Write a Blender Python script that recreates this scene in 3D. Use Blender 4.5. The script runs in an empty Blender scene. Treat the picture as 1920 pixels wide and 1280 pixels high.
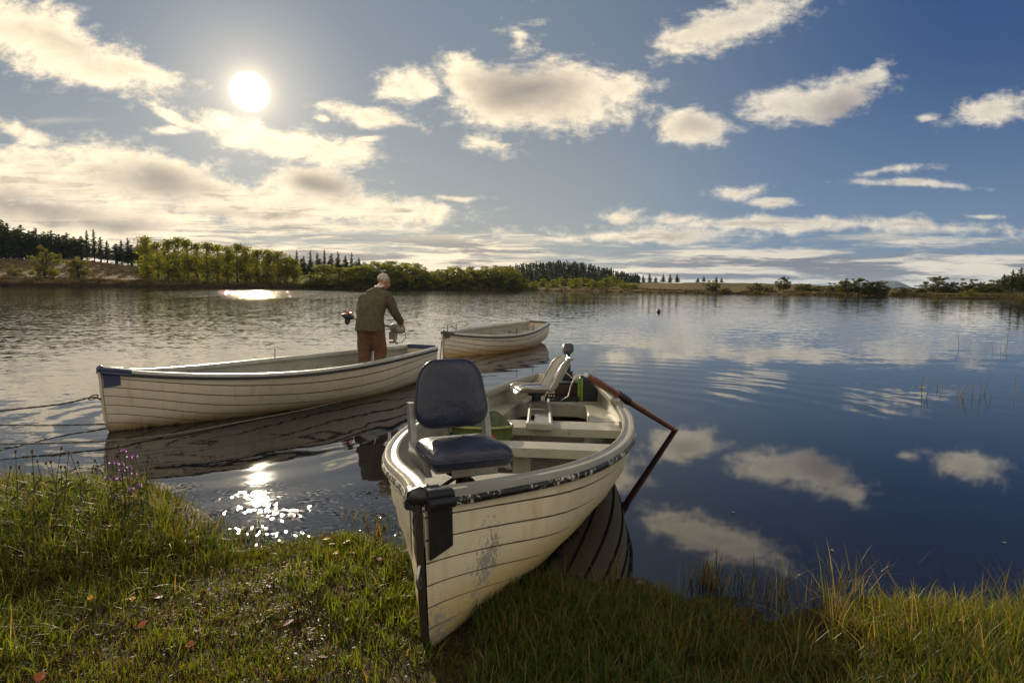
import bpy, math, random
import numpy as np
from mathutils import Vector, Matrix, Quaternion

random.seed(7); RNG = np.random.default_rng(7)
SC = bpy.context.scene
COL = SC.collection
rad = math.radians

# ------------------------------------------------------------------ camera
FPX, CAMH, PITCH, ROLL = 1230.45, 1.589, 0.0823524, 0.0094566
_F = np.array([0, math.cos(PITCH), -math.sin(PITCH)])
_U = np.array([0, math.sin(PITCH), math.cos(PITCH)])
_R = np.array([1.0, 0, 0])
_R2 = math.cos(ROLL)*_R + math.sin(ROLL)*_U
_U2 = -math.sin(ROLL)*_R + math.cos(ROLL)*_U
_O = np.array([0, 0, CAMH])

def at(px, py, Y=None, z=None):
    """surveyed spot: the place a sight line of the photograph meets a depth or a height"""
    w = _F + (px-960)/FPX*_R2 + (640-py)/FPX*_U2
    t = (z-CAMH)/w[2] if z is not None else Y/w[1]
    return _O + t*w

def horizon_y(px): return 538.44 + 0.00946*(px-960)

cam_d = bpy.data.cameras.new('camera')
cam = bpy.data.objects.new('camera', cam_d); COL.objects.link(cam)
cam_d.sensor_width = 36; cam_d.lens = FPX/1920*36
cam_d.clip_start = 0.05; cam_d.clip_end = 60000
mw = Matrix.Identity(4)
for i in range(3):
    mw[i][0] = _R2[i]; mw[i][1] = _U2[i]; mw[i][2] = -_F[i]
mw[0][3], mw[1][3], mw[2][3] = 0, 0, CAMH
cam.matrix_world = mw
SC.camera = cam

SUN_DIR = Vector((-0.3532, 0.8997, 0.2565)).normalized()
SUN_EL = math.asin(SUN_DIR.z); SUN_AZ = math.atan2(SUN_DIR.x, SUN_DIR.y)

# ------------------------------------------------------------------ node helpers
class NT:
    def __init__(s, tree): s.t = tree; s.n = tree.nodes; s.l = tree.links
    def new(s, typ, **kw):
        n = s.n.new(typ)
        for k, v in kw.items(): setattr(n, k, v)
        return n
    def put(s, sock, val):
        if isinstance(val, bpy.types.NodeSocket): s.l.new(val, sock)
        elif val is not None: sock.default_value = val
    def m(s, op, a, b=None, c=None, clamp=False):
        n = s.new('ShaderNodeMath', operation=op, use_clamp=clamp)
        for i, x in enumerate((a, b, c)):
            if x is not None: s.put(n.inputs[i], x)
        return n.outputs[0]
    def vm(s, op, a, b=None, scale=None):
        n = s.new('ShaderNodeVectorMath', operation=op)
        s.put(n.inputs[0], a)
        if b is not None: s.put(n.inputs[1], b)
        if scale is not None: s.put(n.inputs[3], scale)
        return n.outputs['Value'] if op in ('LENGTH', 'DOT_PRODUCT', 'DISTANCE') else n.outputs['Vector']
    def sep(s, v):
        n = s.new('ShaderNodeSeparateXYZ'); s.put(n.inputs[0], v); return n.outputs
    def comb(s, x, y, z):
        n = s.new('ShaderNodeCombineXYZ')
        for i, q in enumerate((x, y, z)): s.put(n.inputs[i], q)
        return n.outputs[0]
    def noise(s, vec, scale, detail=3, rough=0.55, dist=0.0, color=False, two=False):
        n = s.new('ShaderNodeTexNoise', noise_dimensions='2D' if two else '3D'); s.put(n.inputs['Vector'], vec)
        n.inputs['Scale'].default_value = scale; n.inputs['Detail'].default_value = detail
        n.inputs['Roughness'].default_value = rough; n.inputs['Distortion'].default_value = dist
        return n.outputs['Color'] if color else n.outputs[0]
    def ss(s, x, lo, hi, t0=0.0, t1=1.0):
        n = s.new('ShaderNodeMapRange', interpolation_type='SMOOTHSTEP')
        s.put(n.inputs[0], x); s.put(n.inputs[1], lo); s.put(n.inputs[2], hi); s.put(n.inputs[3], t0); s.put(n.inputs[4], t1)
        return n.outputs[0]
    def lin(s, x, lo, hi, t0=0.0, t1=1.0):
        n = s.new('ShaderNodeMapRange')
        s.put(n.inputs[0], x); s.put(n.inputs[1], lo); s.put(n.inputs[2], hi); s.put(n.inputs[3], t0); s.put(n.inputs[4], t1)
        return n.outputs[0]
    def mix(s, f, a, b, mode='MIX'):
        n = s.new('ShaderNodeMix', data_type='RGBA', blend_type=mode)
        s.put(n.inputs[0], f)
        for k, q in ((6, a), (7, b)):
            if isinstance(q, (tuple, list)) and len(q) == 3: q = (*q, 1)
            s.put(n.inputs[k], q)
        return n.outputs[2]
    def mapping(s, vec, loc=(0,0,0), rot=(0,0,0), scale=(1,1,1), typ='POINT'):
        if not any(rot) and typ == 'POINT':
            n = s.new('ShaderNodeVectorMath', operation='MULTIPLY_ADD'); s.put(n.inputs[0], vec)
            n.inputs[1].default_value = scale; n.inputs[2].default_value = loc; return n.outputs[0]
        n = s.new('ShaderNodeMapping', vector_type=typ); s.put(n.inputs[0], vec)
        n.inputs[1].default_value = loc; n.inputs[2].default_value = rot; n.inputs[3].default_value = scale
        return n.outputs[0]

def new_mat(name):
    m = bpy.data.materials.new(name); m.use_nodes = True
    nt = NT(m.node_tree); b = m.node_tree.nodes['Principled BSDF']
    return m, nt, b

def mat(name, col, rough=0.5, var=0.12, scale=8.0, bump=0.0, bscale=60.0, metal=0.0, spec=0.5, dirt=None, coat=0.0):
    """a plain material with its own unevenness: two noise scales in colour, roughness and bump"""
    m, nt, b = new_mat(name)
    tc = nt.new('ShaderNodeTexCoord').outputs['Object']
    n1 = nt.noise(tc, scale, 5, 0.6)
    c0 = tuple(max(0, c*(1-var)) for c in col); c1 = tuple(min(1, c*(1+var)) for c in col)
    colr = nt.mix(nt.ss(n1, 0.3, 0.7), c0, c1)
    if dirt:
        n2 = nt.noise(tc, scale*2.7, 6, 0.7)
        colr = nt.mix(nt.ss(n2, 0.56, 0.70, 0, dirt[1]), colr, dirt[0])
    nt.put(b.inputs['Base Color'], colr)
    nt.put(b.inputs['Roughness'], nt.lin(nt.noise(tc, scale*3.1, 3), 0.3, 0.7, max(0.02, rough*0.8), min(1, rough*1.2)))
    b.inputs['Metallic'].default_value = metal
    b.inputs['Specular IOR Level'].default_value = spec
    b.inputs['Coat Weight'].default_value = coat
    if bump:
        bp = nt.new('ShaderNodeBump'); bp.inputs['Strength'].default_value = bump; bp.inputs['Distance'].default_value = 0.01
        nt.put(bp.inputs['Height'], nt.noise(tc, bscale, 4)); nt.put(b.inputs['Normal'], bp.outputs[0])
    return m

# ------------------------------------------------------------------ mesh helpers
def frame(d):
    d = Vector(d).normalized()
    a = Vector((0, 0, 1)) if abs(d.z) < 0.95 else Vector((1, 0, 0))
    u = d.cross(a).normalized(); v = d.cross(u).normalized()
    return u, v

class MB:
    def __init__(s): s.v = []; s.f = []; s.mi = []
    def add(s, vs, fs, mi=0):
        o = len(s.v); s.v += [tuple(p) for p in vs]
        s.f += [tuple(i+o for i in f) for f in fs]; s.mi += [mi]*len(fs); return s
    def box(s, c, size, rot=None, mi=0, taper=1.0):
        x, y, z = (q/2 for q in size)
        vs = [Vector((sx*x*(taper if sz > 0 else 1), sy*y*(taper if sz > 0 else 1), sz*z)) for sz in (-1, 1) for sy in (-1, 1) for sx in (-1, 1)]
        if rot is not None:
            R = rot if isinstance(rot, Matrix) else Matrix.Rotation(rot, 3, 'Z')
            vs = [R @ p for p in vs]
        c = Vector(c); vs = [p+c for p in vs]
        return s.add(vs, [(0,2,3,1),(4,5,7,6),(0,1,5,4),(2,6,7,3),(0,4,6,2),(1,3,7,5)], mi)
    def tube(s, path, r, n=8, mi=0, cap=True, closed=False):
        path = [Vector(p) for p in path]; k = len(path)
        rs = r if isinstance(r, (list, tuple)) else [r]*k
        vs = []; u = None
        for i, p in enumerate(path):
            if closed: d = path[(i+1) % k]-path[i-1]
            else: d = path[min(i+1, k-1)]-path[max(i-1, 0)]
            d.normalize()
            if u is None: u, _ = frame(d)
            u = (u-d*u.dot(d)).normalized(); w = d.cross(u)
            for j in range(n):
                a = 2*math.pi*j/n; vs.append(p+(u*math.cos(a)+w*math.sin(a))*rs[i])
        fs = []
        for i in range(k if closed else k-1):
            i2 = (i+1) % k
            for j in range(n):
                fs.append((i*n+j, i*n+(j+1) % n, i2*n+(j+1) % n, i2*n+j))
        if cap and not closed:
            fs.append(tuple(range(n-1, -1, -1))); fs.append(tuple((k-1)*n+j for j in range(n)))
        return s.add(vs, fs, mi)
    def grid(s, P, closed_v=False, mi=0, flip=False):
        a, b = len(P), len(P[0]); vs = [p for row in P for p in row]; fs = []
        for i in range(a-1):
            for j in range(b if closed_v else b-1):
                q = (i*b+j, i*b+(j+1) % b, (i+1)*b+(j+1) % b, (i+1)*b+j)
                fs.append(q[::-1] if flip else q)
        return s.add(vs, fs, mi)
    def loft(s, rings, mi=0, cap=True):
        """rings: lists of points, each a closed loop"""
        s.grid(rings, True, mi); n = len(rings[0]); o = len(s.v)-len(rings)*n
        if cap:
            s.f.append(tuple(o+j for j in range(n-1, -1, -1))); s.f.append(tuple(o+(len(rings)-1)*n+j for j in range(n))); s.mi += [mi, mi]
        return s
    def ball(s, c, r, n=10, m=7, mi=0, rot=None):
        r = r if isinstance(r, (list, tuple)) else (r, r, r); P = []
        for i in range(m+1):
            t = math.pi*i/m; row = []
            for j in range(n):
                a = 2*math.pi*j/n
                p = Vector((r[0]*math.sin(t)*math.cos(a), r[1]*math.sin(t)*math.sin(a), r[2]*math.cos(t)))
                row.append((rot @ p if rot is not None else p)+Vector(c))
            P.append(row)
        return s.grid(P, True, mi, flip=True)
    def prism(s, pts, ext, mi=0):
        n = len(pts); e = Vector(ext); vs = [Vector(p) for p in pts]+[Vector(p)+e for p in pts]
        fs = [tuple(range(n-1, -1, -1)), tuple(range(n, 2*n))]+[(i, (i+1) % n, n+(i+1) % n, n+i) for i in range(n)]
        return s.add(vs, fs, mi)
    def build(s, name, mats, parent=None, smooth=40, bevel=0, fix=True):
        me = bpy.data.meshes.new(name); me.from_pydata([tuple(p) for p in s.v], [], s.f)
        mats = mats if isinstance(mats, (list, tuple)) else [mats]
        for m in mats: me.materials.append(m)
        if len(mats) > 1: me.polygons.foreach_set('material_index', s.mi)
        if fix:
            import bmesh
            bm = bmesh.new(); bm.from_mesh(me); bmesh.ops.recalc_face_normals(bm, faces=bm.faces); bm.to_mesh(me); bm.free()
        if smooth:
            me.shade_smooth(); me.set_sharp_from_angle(angle=rad(smooth))
        me.update()
        o = bpy.data.objects.new(name, me); COL.objects.link(o)
        if parent: o.parent = parent
        if bevel:
            bv = o.modifiers.new('edge', 'BEVEL'); bv.width = bevel; bv.segments = 2; bv.limit_method = 'ANGLE'; bv.angle_limit = rad(35)
        return o

def quads_mesh(name, V, m, tint=None, parent=None, smooth=False):
    """V: (n,4,3) quads as one mesh, tint (n,3) stored per corner point"""
    n = len(V); me = bpy.data.meshes.new(name)
    me.vertices.add(n*4); me.vertices.foreach_set('co', V.reshape(-1).astype(np.float32))
    me.loops.add(n*4); me.loops.foreach_set('vertex_index', np.arange(n*4, dtype=np.int32))
    me.polygons.add(n); me.polygons.foreach_set('loop_start', np.arange(0, n*4, 4, dtype=np.int32))
    me.update(calc_edges=True)
    if tint is not None: add_tint(me, np.repeat(tint, 4, 0))
    me.materials.append(m)
    if smooth: me.shade_smooth()
    o = bpy.data.objects.new(name, me); COL.objects.link(o)
    if parent: o.parent = parent
    return o

def add_tint(me, c):
    a = me.attributes.new('tint', 'FLOAT_COLOR', 'POINT')
    a.data.foreach_set('color', np.concatenate([c, np.ones((len(c), 1))], 1).reshape(-1).astype(np.float32))

def tag(o, label=None, cat=None, group=None, kind=None):
    if label: o['label'] = label
    if cat: o['category'] = cat
    if group: o['group'] = group
    if kind: o['kind'] = kind
    return o
def thing(name, label, cat, loc=(0,0,0), rot=(0,0,0), group=None):
    o = bpy.data.objects.new(name, None); COL.objects.link(o)
    o.empty_display_size = 0.1
    o.location = loc; o.rotation_euler = rot
    return tag(o, label, cat, group)
def copy_tree(o, parent=None):
    c = o.copy(); COL.objects.link(c)
    if parent: c.parent = parent
    for ch in list(o.children): copy_tree(ch, c)
    return c
def interp_hermite(x, xs, ys):
    xs = np.asarray(xs, float); ys = np.asarray(ys, float); x = np.asarray(x, float)
    m = np.gradient(ys, xs); i = np.clip(np.searchsorted(xs, x)-1, 0, len(xs)-2)
    hh = xs[i+1]-xs[i]; t = (x-xs[i])/hh
    return (2*t**3-3*t**2+1)*ys[i]+(t**3-2*t**2+t)*hh*m[i]+(-2*t**3+3*t**2)*ys[i+1]+(t**3-t**2)*hh*m[i+1]
def sstep(x, a, b):
    t = np.clip((np.asarray(x, float)-a)/(b-a), 0, 1); return t*t*(3-2*t)
# cheap value noise for terrain
_PERM = RNG.random((256, 256))
def vnoise(x, y):
    x = np.asarray(x, float); y = np.asarray(y, float)
    xi = np.floor(x).astype(int); yi = np.floor(y).astype(int); fx = x-xi; fy = y-yi
    fx = fx*fx*(3-2*fx); fy = fy*fy*(3-2*fy); g = lambda a, b: _PERM[a % 256, b % 256]
    return (g(xi, yi)*(1-fx)+g(xi+1, yi)*fx)*(1-fy)+(g(xi, yi+1)*(1-fx)+g(xi+1, yi+1)*fx)*fy
def fbm(x, y, o=4):
    s = 0; a = 0.5
    for k in range(o): s = s+a*vnoise(x*2**k+17*k, y*2**k+31*k); a *= 0.5
    return s
# ------------------------------------------------------------------ sky, sun, render settings
SKY_STRENGTH = 0.055
def build_world():
    w = bpy.data.worlds.new('World'); SC.world = w; w.use_nodes = True
    t = w.node_tree; t.nodes.clear(); N = NT(t)
    out = N.new('ShaderNodeOutputWorld'); bg = N.new('ShaderNodeBackground')
    N.l.new(bg.outputs[0], out.inputs[0])
    d = N.vm('NORMALIZE', N.new('ShaderNodeTexCoord').outputs['Generated'])
    X, Y, Z = N.sep(d)
    zc = N.m('MAXIMUM', Z, 0.004)
    sky = N.new('ShaderNodeTexSky', sky_type='NISHITA', sun_disc=False, sun_elevation=SUN_EL, sun_rotation=SUN_AZ,
                altitude=200, air_density=1.0, dust_density=0.25, ozone_density=2.2)
    N.put(sky.inputs[0], N.comb(X, Y, zc))
    base = N.vm('MULTIPLY', sky.outputs[0], (SKY_STRENGTH*SKY_TINT[0], SKY_STRENGTH*SKY_TINT[1], SKY_STRENGTH*SKY_TINT[2]))
    # angle to the sun: 1 at the sun
    cs = N.vm('DOT_PRODUCT', d, tuple(SUN_DIR))
    near = N.ss(cs, 0.70, 0.99)                   # broad brightening of cloud towards the sun
    # plane at infinity in front of the lake
    ys = N.m('MAXIMUM', Y, 0.08)
    u = N.m('DIVIDE', X, ys); v = N.m('DIVIDE', N.m('MAXIMUM', Z, 0.0), ys)
    front = N.ss(Y, 0.10, 0.35)
    P = N.comb(u, v, 0.0)
    wn = N.noise(N.mapping(P, scale=(5, 8, 1)), 1.0, 2, 0.6, color=True, two=True)
    P2 = N.vm('ADD', P, N.vm('MULTIPLY', N.vm('SUBTRACT', wn, (0.5, 0.5, 0.5)), (0.060, 0.036, 0.0)))
    rots = {}
    P3 = N.vm('ADD', P, N.vm('MULTIPLY', N.vm('SUBTRACT', wn, (0.5, 0.5, 0.5)), (0.10, 0.010, 0.0)))
    def ell(c, src, w):
        """w * (1 - distance in a tilted ellipse); tilts shared in steps of 6 degrees"""
        px, py, rx, ry, ang = c[:5]
        q = at(px, py, Y=1.0); k = round(ang/6)*6
        if k not in rots:
            ca, sa = math.cos(rad(k)), math.sin(rad(k))
            rots[k] = N.comb(N.vm('DOT_PRODUCT', src, (ca, sa, 0)), N.vm('DOT_PRODUCT', src, (-sa, ca, 0)), 0.0)
        ca, sa = math.cos(rad(k)), math.sin(rad(k)); cx, cz = q[0], q[2]-CAMH
        x0, y0 = ca*cx+sa*cz, -sa*cx+ca*cz; ix, iy = FPX/rx, FPX/ry
        n = N.new('ShaderNodeVectorMath', operation='MULTIPLY_ADD')
        N.put(n.inputs[0], rots[k]); n.inputs[1].default_value = (ix, iy, 0); n.inputs[2].default_value = (-x0*ix, -y0*iy, 0)
        return N.m('MULTIPLY_ADD', N.vm('LENGTH', n.outputs[0]), -w, w)
    D = None
    for c in CLOUDS:
        e = ell(c, P2, c[5])
        D = e if D is None else N.m('MAXIMUM', D, e)
    K = None
    for c in CORES:
        e = ell(c, P2, c[5])
        K = e if K is None else N.m('MAXIMUM', K, e)
    f1 = N.noise(N.mapping(P, scale=(10, 17, 1)), 1.0, 6, 0.66, two=True)
    f2 = N.noise(N.mapping(P2, loc=(3, 7, 0), scale=(34, 62, 1)), 1.0, 4, 0.66, two=True)
    f = N.m('ADD', N.m('MULTIPLY', N.m('SUBTRACT', f1, 0.5), 1.45), N.m('MULTIPLY', N.m('SUBTRACT', f2, 0.5), 0.62))
    Df = N.m('ADD', D, f)
    dens = N.m('MAXIMUM', N.ss(Df, -0.08, 0.60), N.ss(N.m('ADD', Df, N.m('MULTIPLY', N.m('SUBTRACT', f2, 0.5), 0.8)), -0.16, 0.45, 0.0, 0.30))
    core = N.m('ADD', N.m('MULTIPLY', N.ss(N.m('ADD', K, N.m('MULTIPLY', f, 0.35)), -0.15, 0.95), 0.85), N.m('MULTIPLY', N.ss(N.m('ADD', D, N.m('MULTIPLY', f2, 0.5)), 0.55, 1.35), 0.16), clamp=True)
    # layered cloud above the horizon
    vt = N.m('ADD', 0.092, N.m('MULTIPLY', N.ss(u, -0.15, -0.72), 0.125))
    rel = N.m('DIVIDE', N.m('SUBTRACT', vt, v), vt)
    Pb = N.mapping(P3, scale=(4.0, 40, 1))
    nb = N.noise(Pb, 1.0, 6, 0.68, two=True)
    nb2 = N.noise(N.mapping(P3, loc=(5, 2, 0), scale=(5.0, 62, 1)), 1.0, 5, 0.66, two=True)
    bd = N.ss(N.m('ADD', N.m('MULTIPLY', rel, 0.85), N.m('MULTIPLY', N.m('SUBTRACT', nb, 0.5), 2.0)), 0.0, 0.50)
    bd = N.m('MULTIPLY', bd, N.ss(rel, -0.25, 0.25))
    bstreak = N.ss(nb2, 0.42, 0.60)
    bcore = N.m('MULTIPLY', bstreak, N.ss(rel, -0.05, 0.35))
    # colours
    lit = N.mix(near, CLOUD_LIT_FAR, CLOUD_LIT_NEAR)
    shd = N.mix(near, CLOUD_SHD_FAR, CLOUD_SHD_NEAR)
    core = N.m('MAXIMUM', core, N.m('MULTIPLY', N.m('MULTIPLY', bstreak, N.ss(v, 0.25, 0.12)), N.ss(Df, 0.15, 1.1, 0, 0.9)))
    ccol = N.mix(core, lit, shd)
    rimless = N.m('ADD', N.ss(Df, 0.15, 1.1, 1.0, 0.90), N.m('MULTIPLY', N.m('SUBTRACT', f2, 0.5), 0.55))
    ccol = N.vm('SCALE', ccol, scale=rimless)
    bcol = N.mix(N.m('MULTIPLY', bcore, 0.92), lit, N.mix(near, BAND_SHD_FAR, BAND_SHD_NEAR))
    # clear air: pale grey by the sun, deep blue away from it, milky down to the horizon
    clear = N.mix(N.ss(cs, 0.60, 1.0), CLEAR_FAR, CLEAR_NEAR)
    milky = N.mix(N.ss(cs, 0.70, 0.96), MILK_FAR, MILK_NEAR)
    clear = N.mix(N.m('MULTIPLY', N.m('POWER', N.ss(v, 0.46, 0.0), 1.3), 0.85), clear, milky)
    base = N.mix(N.m('MULTIPLY', front, 0.82), base, clear)
    c_front = N.mix(bd, base, bcol)
    c_front = N.mix(dens, c_front, ccol)
    # the rest of the sky (behind and beside the photographer): unseen bright cloud added as warm fill
    pr = N.vm('MULTIPLY', N.comb(X, Y, 0.0), N.comb(N.m('DIVIDE', 1.0, N.m('ADD', zc, 0.25)), N.m('DIVIDE', 1.0, N.m('ADD', zc, 0.25)), 1.0))
    gb = N.noise(pr, 1.5, 3, 0.6, two=True)
    gd = N.ss(gb, 0.40, 0.62)
    c_back = N.mix(N.m('MULTIPLY', gd, 0.95), base, CLOUD_BACK_FILL)
    col = N.mix(front, c_back, c_front)
    # the sun's disc and its aureole in thin cloud
    a1 = N.m('POWER', N.m('MAXIMUM', cs, 0.0), 2600.0)
    a2 = N.m('POWER', N.m('MAXIMUM', cs, 0.0), 260.0)
    a3 = N.m('POWER', N.m('MAXIMUM', cs, 0.0), 30.0)
    disc = N.ss(cs, math.cos(rad(1.60)), math.cos(rad(0.6)))
    add = N.vm('ADD', N.vm('SCALE', (1.0, 0.80, 0.50), scale=N.m('ADD', N.m('MULTIPLY', a1, 0.9), N.m('MULTIPLY', a2, 0.36))),
               N.vm('SCALE', (1.0, 0.84, 0.60), scale=N.m('MULTIPLY', a3, 0.055)))
    add = N.vm('ADD', add, N.vm('SCALE', (1.0, 0.93, 0.74), scale=N.m('MULTIPLY', disc, 2.0)))
    col = N.vm('ADD', col, add)
    N.put(bg.inputs[0], col); bg.inputs[1].default_value = 1.0
    w.cycles.sampling_method = 'MANUAL'; w.cycles.sample_map_resolution = 512

SKY_TINT = (0.95, 1.0, 1.10)
CLOUD_LIT_FAR = (0.80, 0.725, 0.60); CLOUD_LIT_NEAR = (1.28, 1.07, 0.75)
CLOUD_SHD_FAR = (0.34, 0.305, 0.30); CLOUD_SHD_NEAR = (0.44, 0.38, 0.33)
BAND_SHD_FAR = (0.17, 0.19, 0.24); BAND_SHD_NEAR = (0.33, 0.30, 0.28)
CLOUD_BACK_FILL = (1.95, 1.68, 1.28)
CLEAR_FAR = (0.028, 0.080, 0.225); CLEAR_NEAR = (0.225, 0.272, 0.325)
MILK_FAR = (0.20, 0.29, 0.42); MILK_NEAR = (0.47, 0.455, 0.40)
# centre x, y, half width, half height (at the photo's scale), tilt, weight
CLOUDS = [
 (70, 72, 290, 66, -21, 1), (250, 128, 120, 26, -20, .8), (30, 248, 90, 20, -14, .8),
 (320, 216, 90, 15, -20, .75), (310, 241, 48, 11, 4, .7), (500, 266, 150, 34, -16, 1), (605, 280, 115, 40, -4, 1),
 (160, 335, 250, 62, 3, 1), (60, 330, 170, 58, 5, 1), (285, 322, 165, 50, -14, 1), (400, 360, 110, 34, -14, 1),
 (590, 350, 110, 42, -9, 1), (520, 392, 330, 42, 0, 1), (760, 400, 130, 30, 0, .8), (150, 410, 330, 50, 0, 1),
 (700, 216, 100, 20, -9, .9), (604, 216, 18, 8, -10, .6), (765, 162, 72, 34, 6, .8), (860, 373, 52, 7, 0, .7), (700, 258, 20, 7, 0, .5),
 (1010, 182, 205, 68, -3, 1.1), (885, 145, 70, 45, -20, 1), (1150, 170, 70, 40, 0, .9), (925, 272, 50, 22, -16, .55), (975, 75, 20, 26, 0, .2),
 (1375, 42, 175, 44, 19, 1), (1290, 70, 70, 36, 20, .9), (1310, 238, 82, 36, -4, 1.15), (1528, 186, 132, 42, 15, 1.15), (1625, 140, 50, 18, 22, .7),
 (1860, 200, 85, 30, 14, .75), (1741, 214, 24, 8, 10, .55), (1720, 346, 118, 11, 0, .9), (1690, 322, 60, 8, 4, .6),
 (1372, 368, 75, 18, -2, .85), (1449, 389, 52, 12, 2, .9), (1835, 403, 55, 6, 0, .6),
 (1175, 398, 35, 12, 0, .5), (1265, 410, 60, 10, 0, .6), (1180, 440, 240, 16, 3, .7), (1560, 425, 380, 14, 2, .7),
]
CORES = [
 (985, 168, 130, 66, -8, 1.0), (1580, 198, 105, 46, 14, .8), (290, 342, 150, 44, -6, .95), (60, 385, 220, 40, -4, .95), (610, 350, 95, 38, -10, 1.0),
 (480, 442, 190, 34, 0, 1.0), (220, 422, 150, 26, 0, .85), (390, 400, 100, 14, 0, .6), (700, 465, 190, 16, 0, .8), (1320, 228, 60, 20, 0, .35), (130, 90, 160, 24, -20, .30),
]
build_world()
sun_d = bpy.data.lights.new('sun', 'SUN'); sun_d.energy = 4.8; sun_d.angle = rad(0.5); sun_d.color = (1.0, 0.84, 0.60)
sun = bpy.data.objects.new('sun', sun_d); COL.objects.link(sun)
sun.rotation_euler = SUN_DIR.to_track_quat('Z', 'Y').to_euler(); sun.location = (0, 0, 50)
vs = SC.view_settings
SC.display_settings.display_device = 'sRGB'
vs.view_transform = 'Standard'; vs.look = 'None'; vs.exposure = 0.0; vs.gamma = 1.0; vs.use_curve_mapping = False
SC.render.engine = 'CYCLES'
cy = SC.cycles
cy.use_denoising = True
try: cy.denoiser = 'OPENIMAGEDENOISE'
except Exception: pass
cy.max_bounces = 8; cy.glossy_bounces = 4; cy.diffuse_bounces = 3; cy.transparent_max_bounces = 8; cy.transmission_bounces = 4
cy.sample_clamp_indirect = 6.0
# ------------------------------------------------------------------ shoreline profile seen from the bank
#  photo x : shore y, top of the bank y, top of the slope y, run of the slope in metres
PROFILE = [(-1500,531,516,470,140),(-400,536,522,478,120),(0,537.2,521,484,110),(150,538,523,487,110),(270,539,527,500,90),(400,540.5,530,514,60),(560,541,533,522,60),
 (700,542,538,528,60),(900,544,541,531,60),(985,544.6,541,533,80),(1080,546,541,533,150),(1190,548,543,531,80),(1300,550,546,530,120),(1480,552.5,549,533,120),
 (1560,553.5,550,538,60),(1640,554.5,552,543,60),(1700,555.5,553,543,60),(1800,557,555,542,60),(1920,559,556,541,60),(2300,562,557,536,60),(3400,566,560,536,60)]
_pr = np.array(PROFILE, float)
def shore_dir(px):
    """bearing of a photo column, distance of its shoreline and heights above the water of bank and slope"""
    px = np.asarray(px, float)
    s, b, r, run = (np.interp(px, _pr[:, 0], _pr[:, k]) for k in (1, 2, 3, 4))
    hz = horizon_y(px)
    u = (px-960)/FPX
    Y0 = CAMH*FPX/np.maximum(s-hz, 1.2)*1.0
    s_len = np.sqrt(1+u*u)
    D = Y0*s_len
    zb = CAMH-(b-hz)/FPX*(Y0+6/s_len)
    zr = CAMH-(r-hz)/FPX*(Y0+run/s_len)
    return u, D, zb, zr, run
def land_z(px, dr):
    u, D, zb, zr, run = shore_dir(px)
    t1 = sstep(dr, -1, 7); t2 = sstep(dr, 4, run)
    z = -0.35+(zb+0.35)*t1+(zr-zb)*t2
    return z
def land_point(px, dr):
    u, D, *_ = shore_dir(px)
    n = math.sqrt(1+u*u); d = D+dr
    return Vector((float(u/n*d), float(d/n), float(land_z(px, dr))))

# ground material of the far shore: heather slope, brown bank, ochre moor
def far_ground_mat():
    m, nt, b = new_mat('moor_ground')
    geo = nt.new('ShaderNodeNewGeometry'); p = geo.outputs['Position']
    x, y, z = nt.sep(p)
    n1 = nt.noise(p, 0.05, 5, 0.65); n2 = nt.noise(p, 0.35, 5, 0.7); n3 = nt.noise(p, 0.016, 3)
    grass = nt.mix(nt.ss(n1, 0.35, 0.65), (0.115, 0.076, 0.017), (0.066, 0.054, 0.016))
    grass = nt.mix(nt.ss(n2, 0.52, 0.68), grass, (0.125, 0.090, 0.036))
    heath = nt.mix(nt.ss(n2, 0.35, 0.65), (0.070, 0.055, 0.026), (0.145, 0.094, 0.036))
    left = nt.ss(x, -30, -110)
    c = nt.mix(left, grass, heath)
    bank = nt.ss(nt.m('ADD', z, nt.m('MULTIPLY', nt.m('SUBTRACT', n2, 0.5), 2.0)), 0.9, 2.6)
    lb = nt.m('ADD', nt.m('MULTIPLY', left, 1.0), 0.0)
    bank = nt.mix(lb, nt.mix(nt.ss(z, 0.05, 0.5), (0, 0, 0), (1, 1, 1)), bank)
    c = nt.mix(bank, (0.028, 0.018, 0.010), c)
    nt.put(b.inputs['Base Color'], c); b.inputs['Roughness'].default_value = 0.95; b.inputs['Specular IOR Level'].default_value = 0.1
    return m
M_MOOR = far_ground_mat()
def build_far_land():
    pxs = np.concatenate([np.linspace(-6000, -500, 30), np.arange(-480, 2400, 8), np.linspace(2410, 7000, 30)])
    drs = np.array([-14, -6, -2, -0.5, 0.6, 1.6, 3, 5, 7, 10, 14, 19, 25, 32, 40, 50, 62, 76, 92, 112, 140, 180, 260, 420, 800, 1700, 4200, 9000.])
    P = []
    for px in pxs:
        u, D, zb, zr, run = shore_dir(px); n = math.sqrt(1+u*u); row = []
        wob = 2.2*(float(fbm(px*0.031+5, 0.5, 3))-0.45)*min(1, D/200)
        for dr in drs:
            d = D+dr+wob*(1 if dr < 20 else 0)
            z = float(land_z(px, dr))
            X, Y = u/n*d, d/n
            if dr > 1.5: z += (float(fbm(X*0.09, Y*0.09, 4))-0.47)*min(2.0, 0.10*dr)
            if dr > 300: z = min(z, zr)*max(0.15, 1-dr/5000)
            row.append((X, Y, z))
        P.append(row)
    mb = MB(); mb.grid(P)
    tag(mb.build('terrain', M_MOOR, smooth=180), kind='structure')
build_far_land()

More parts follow.
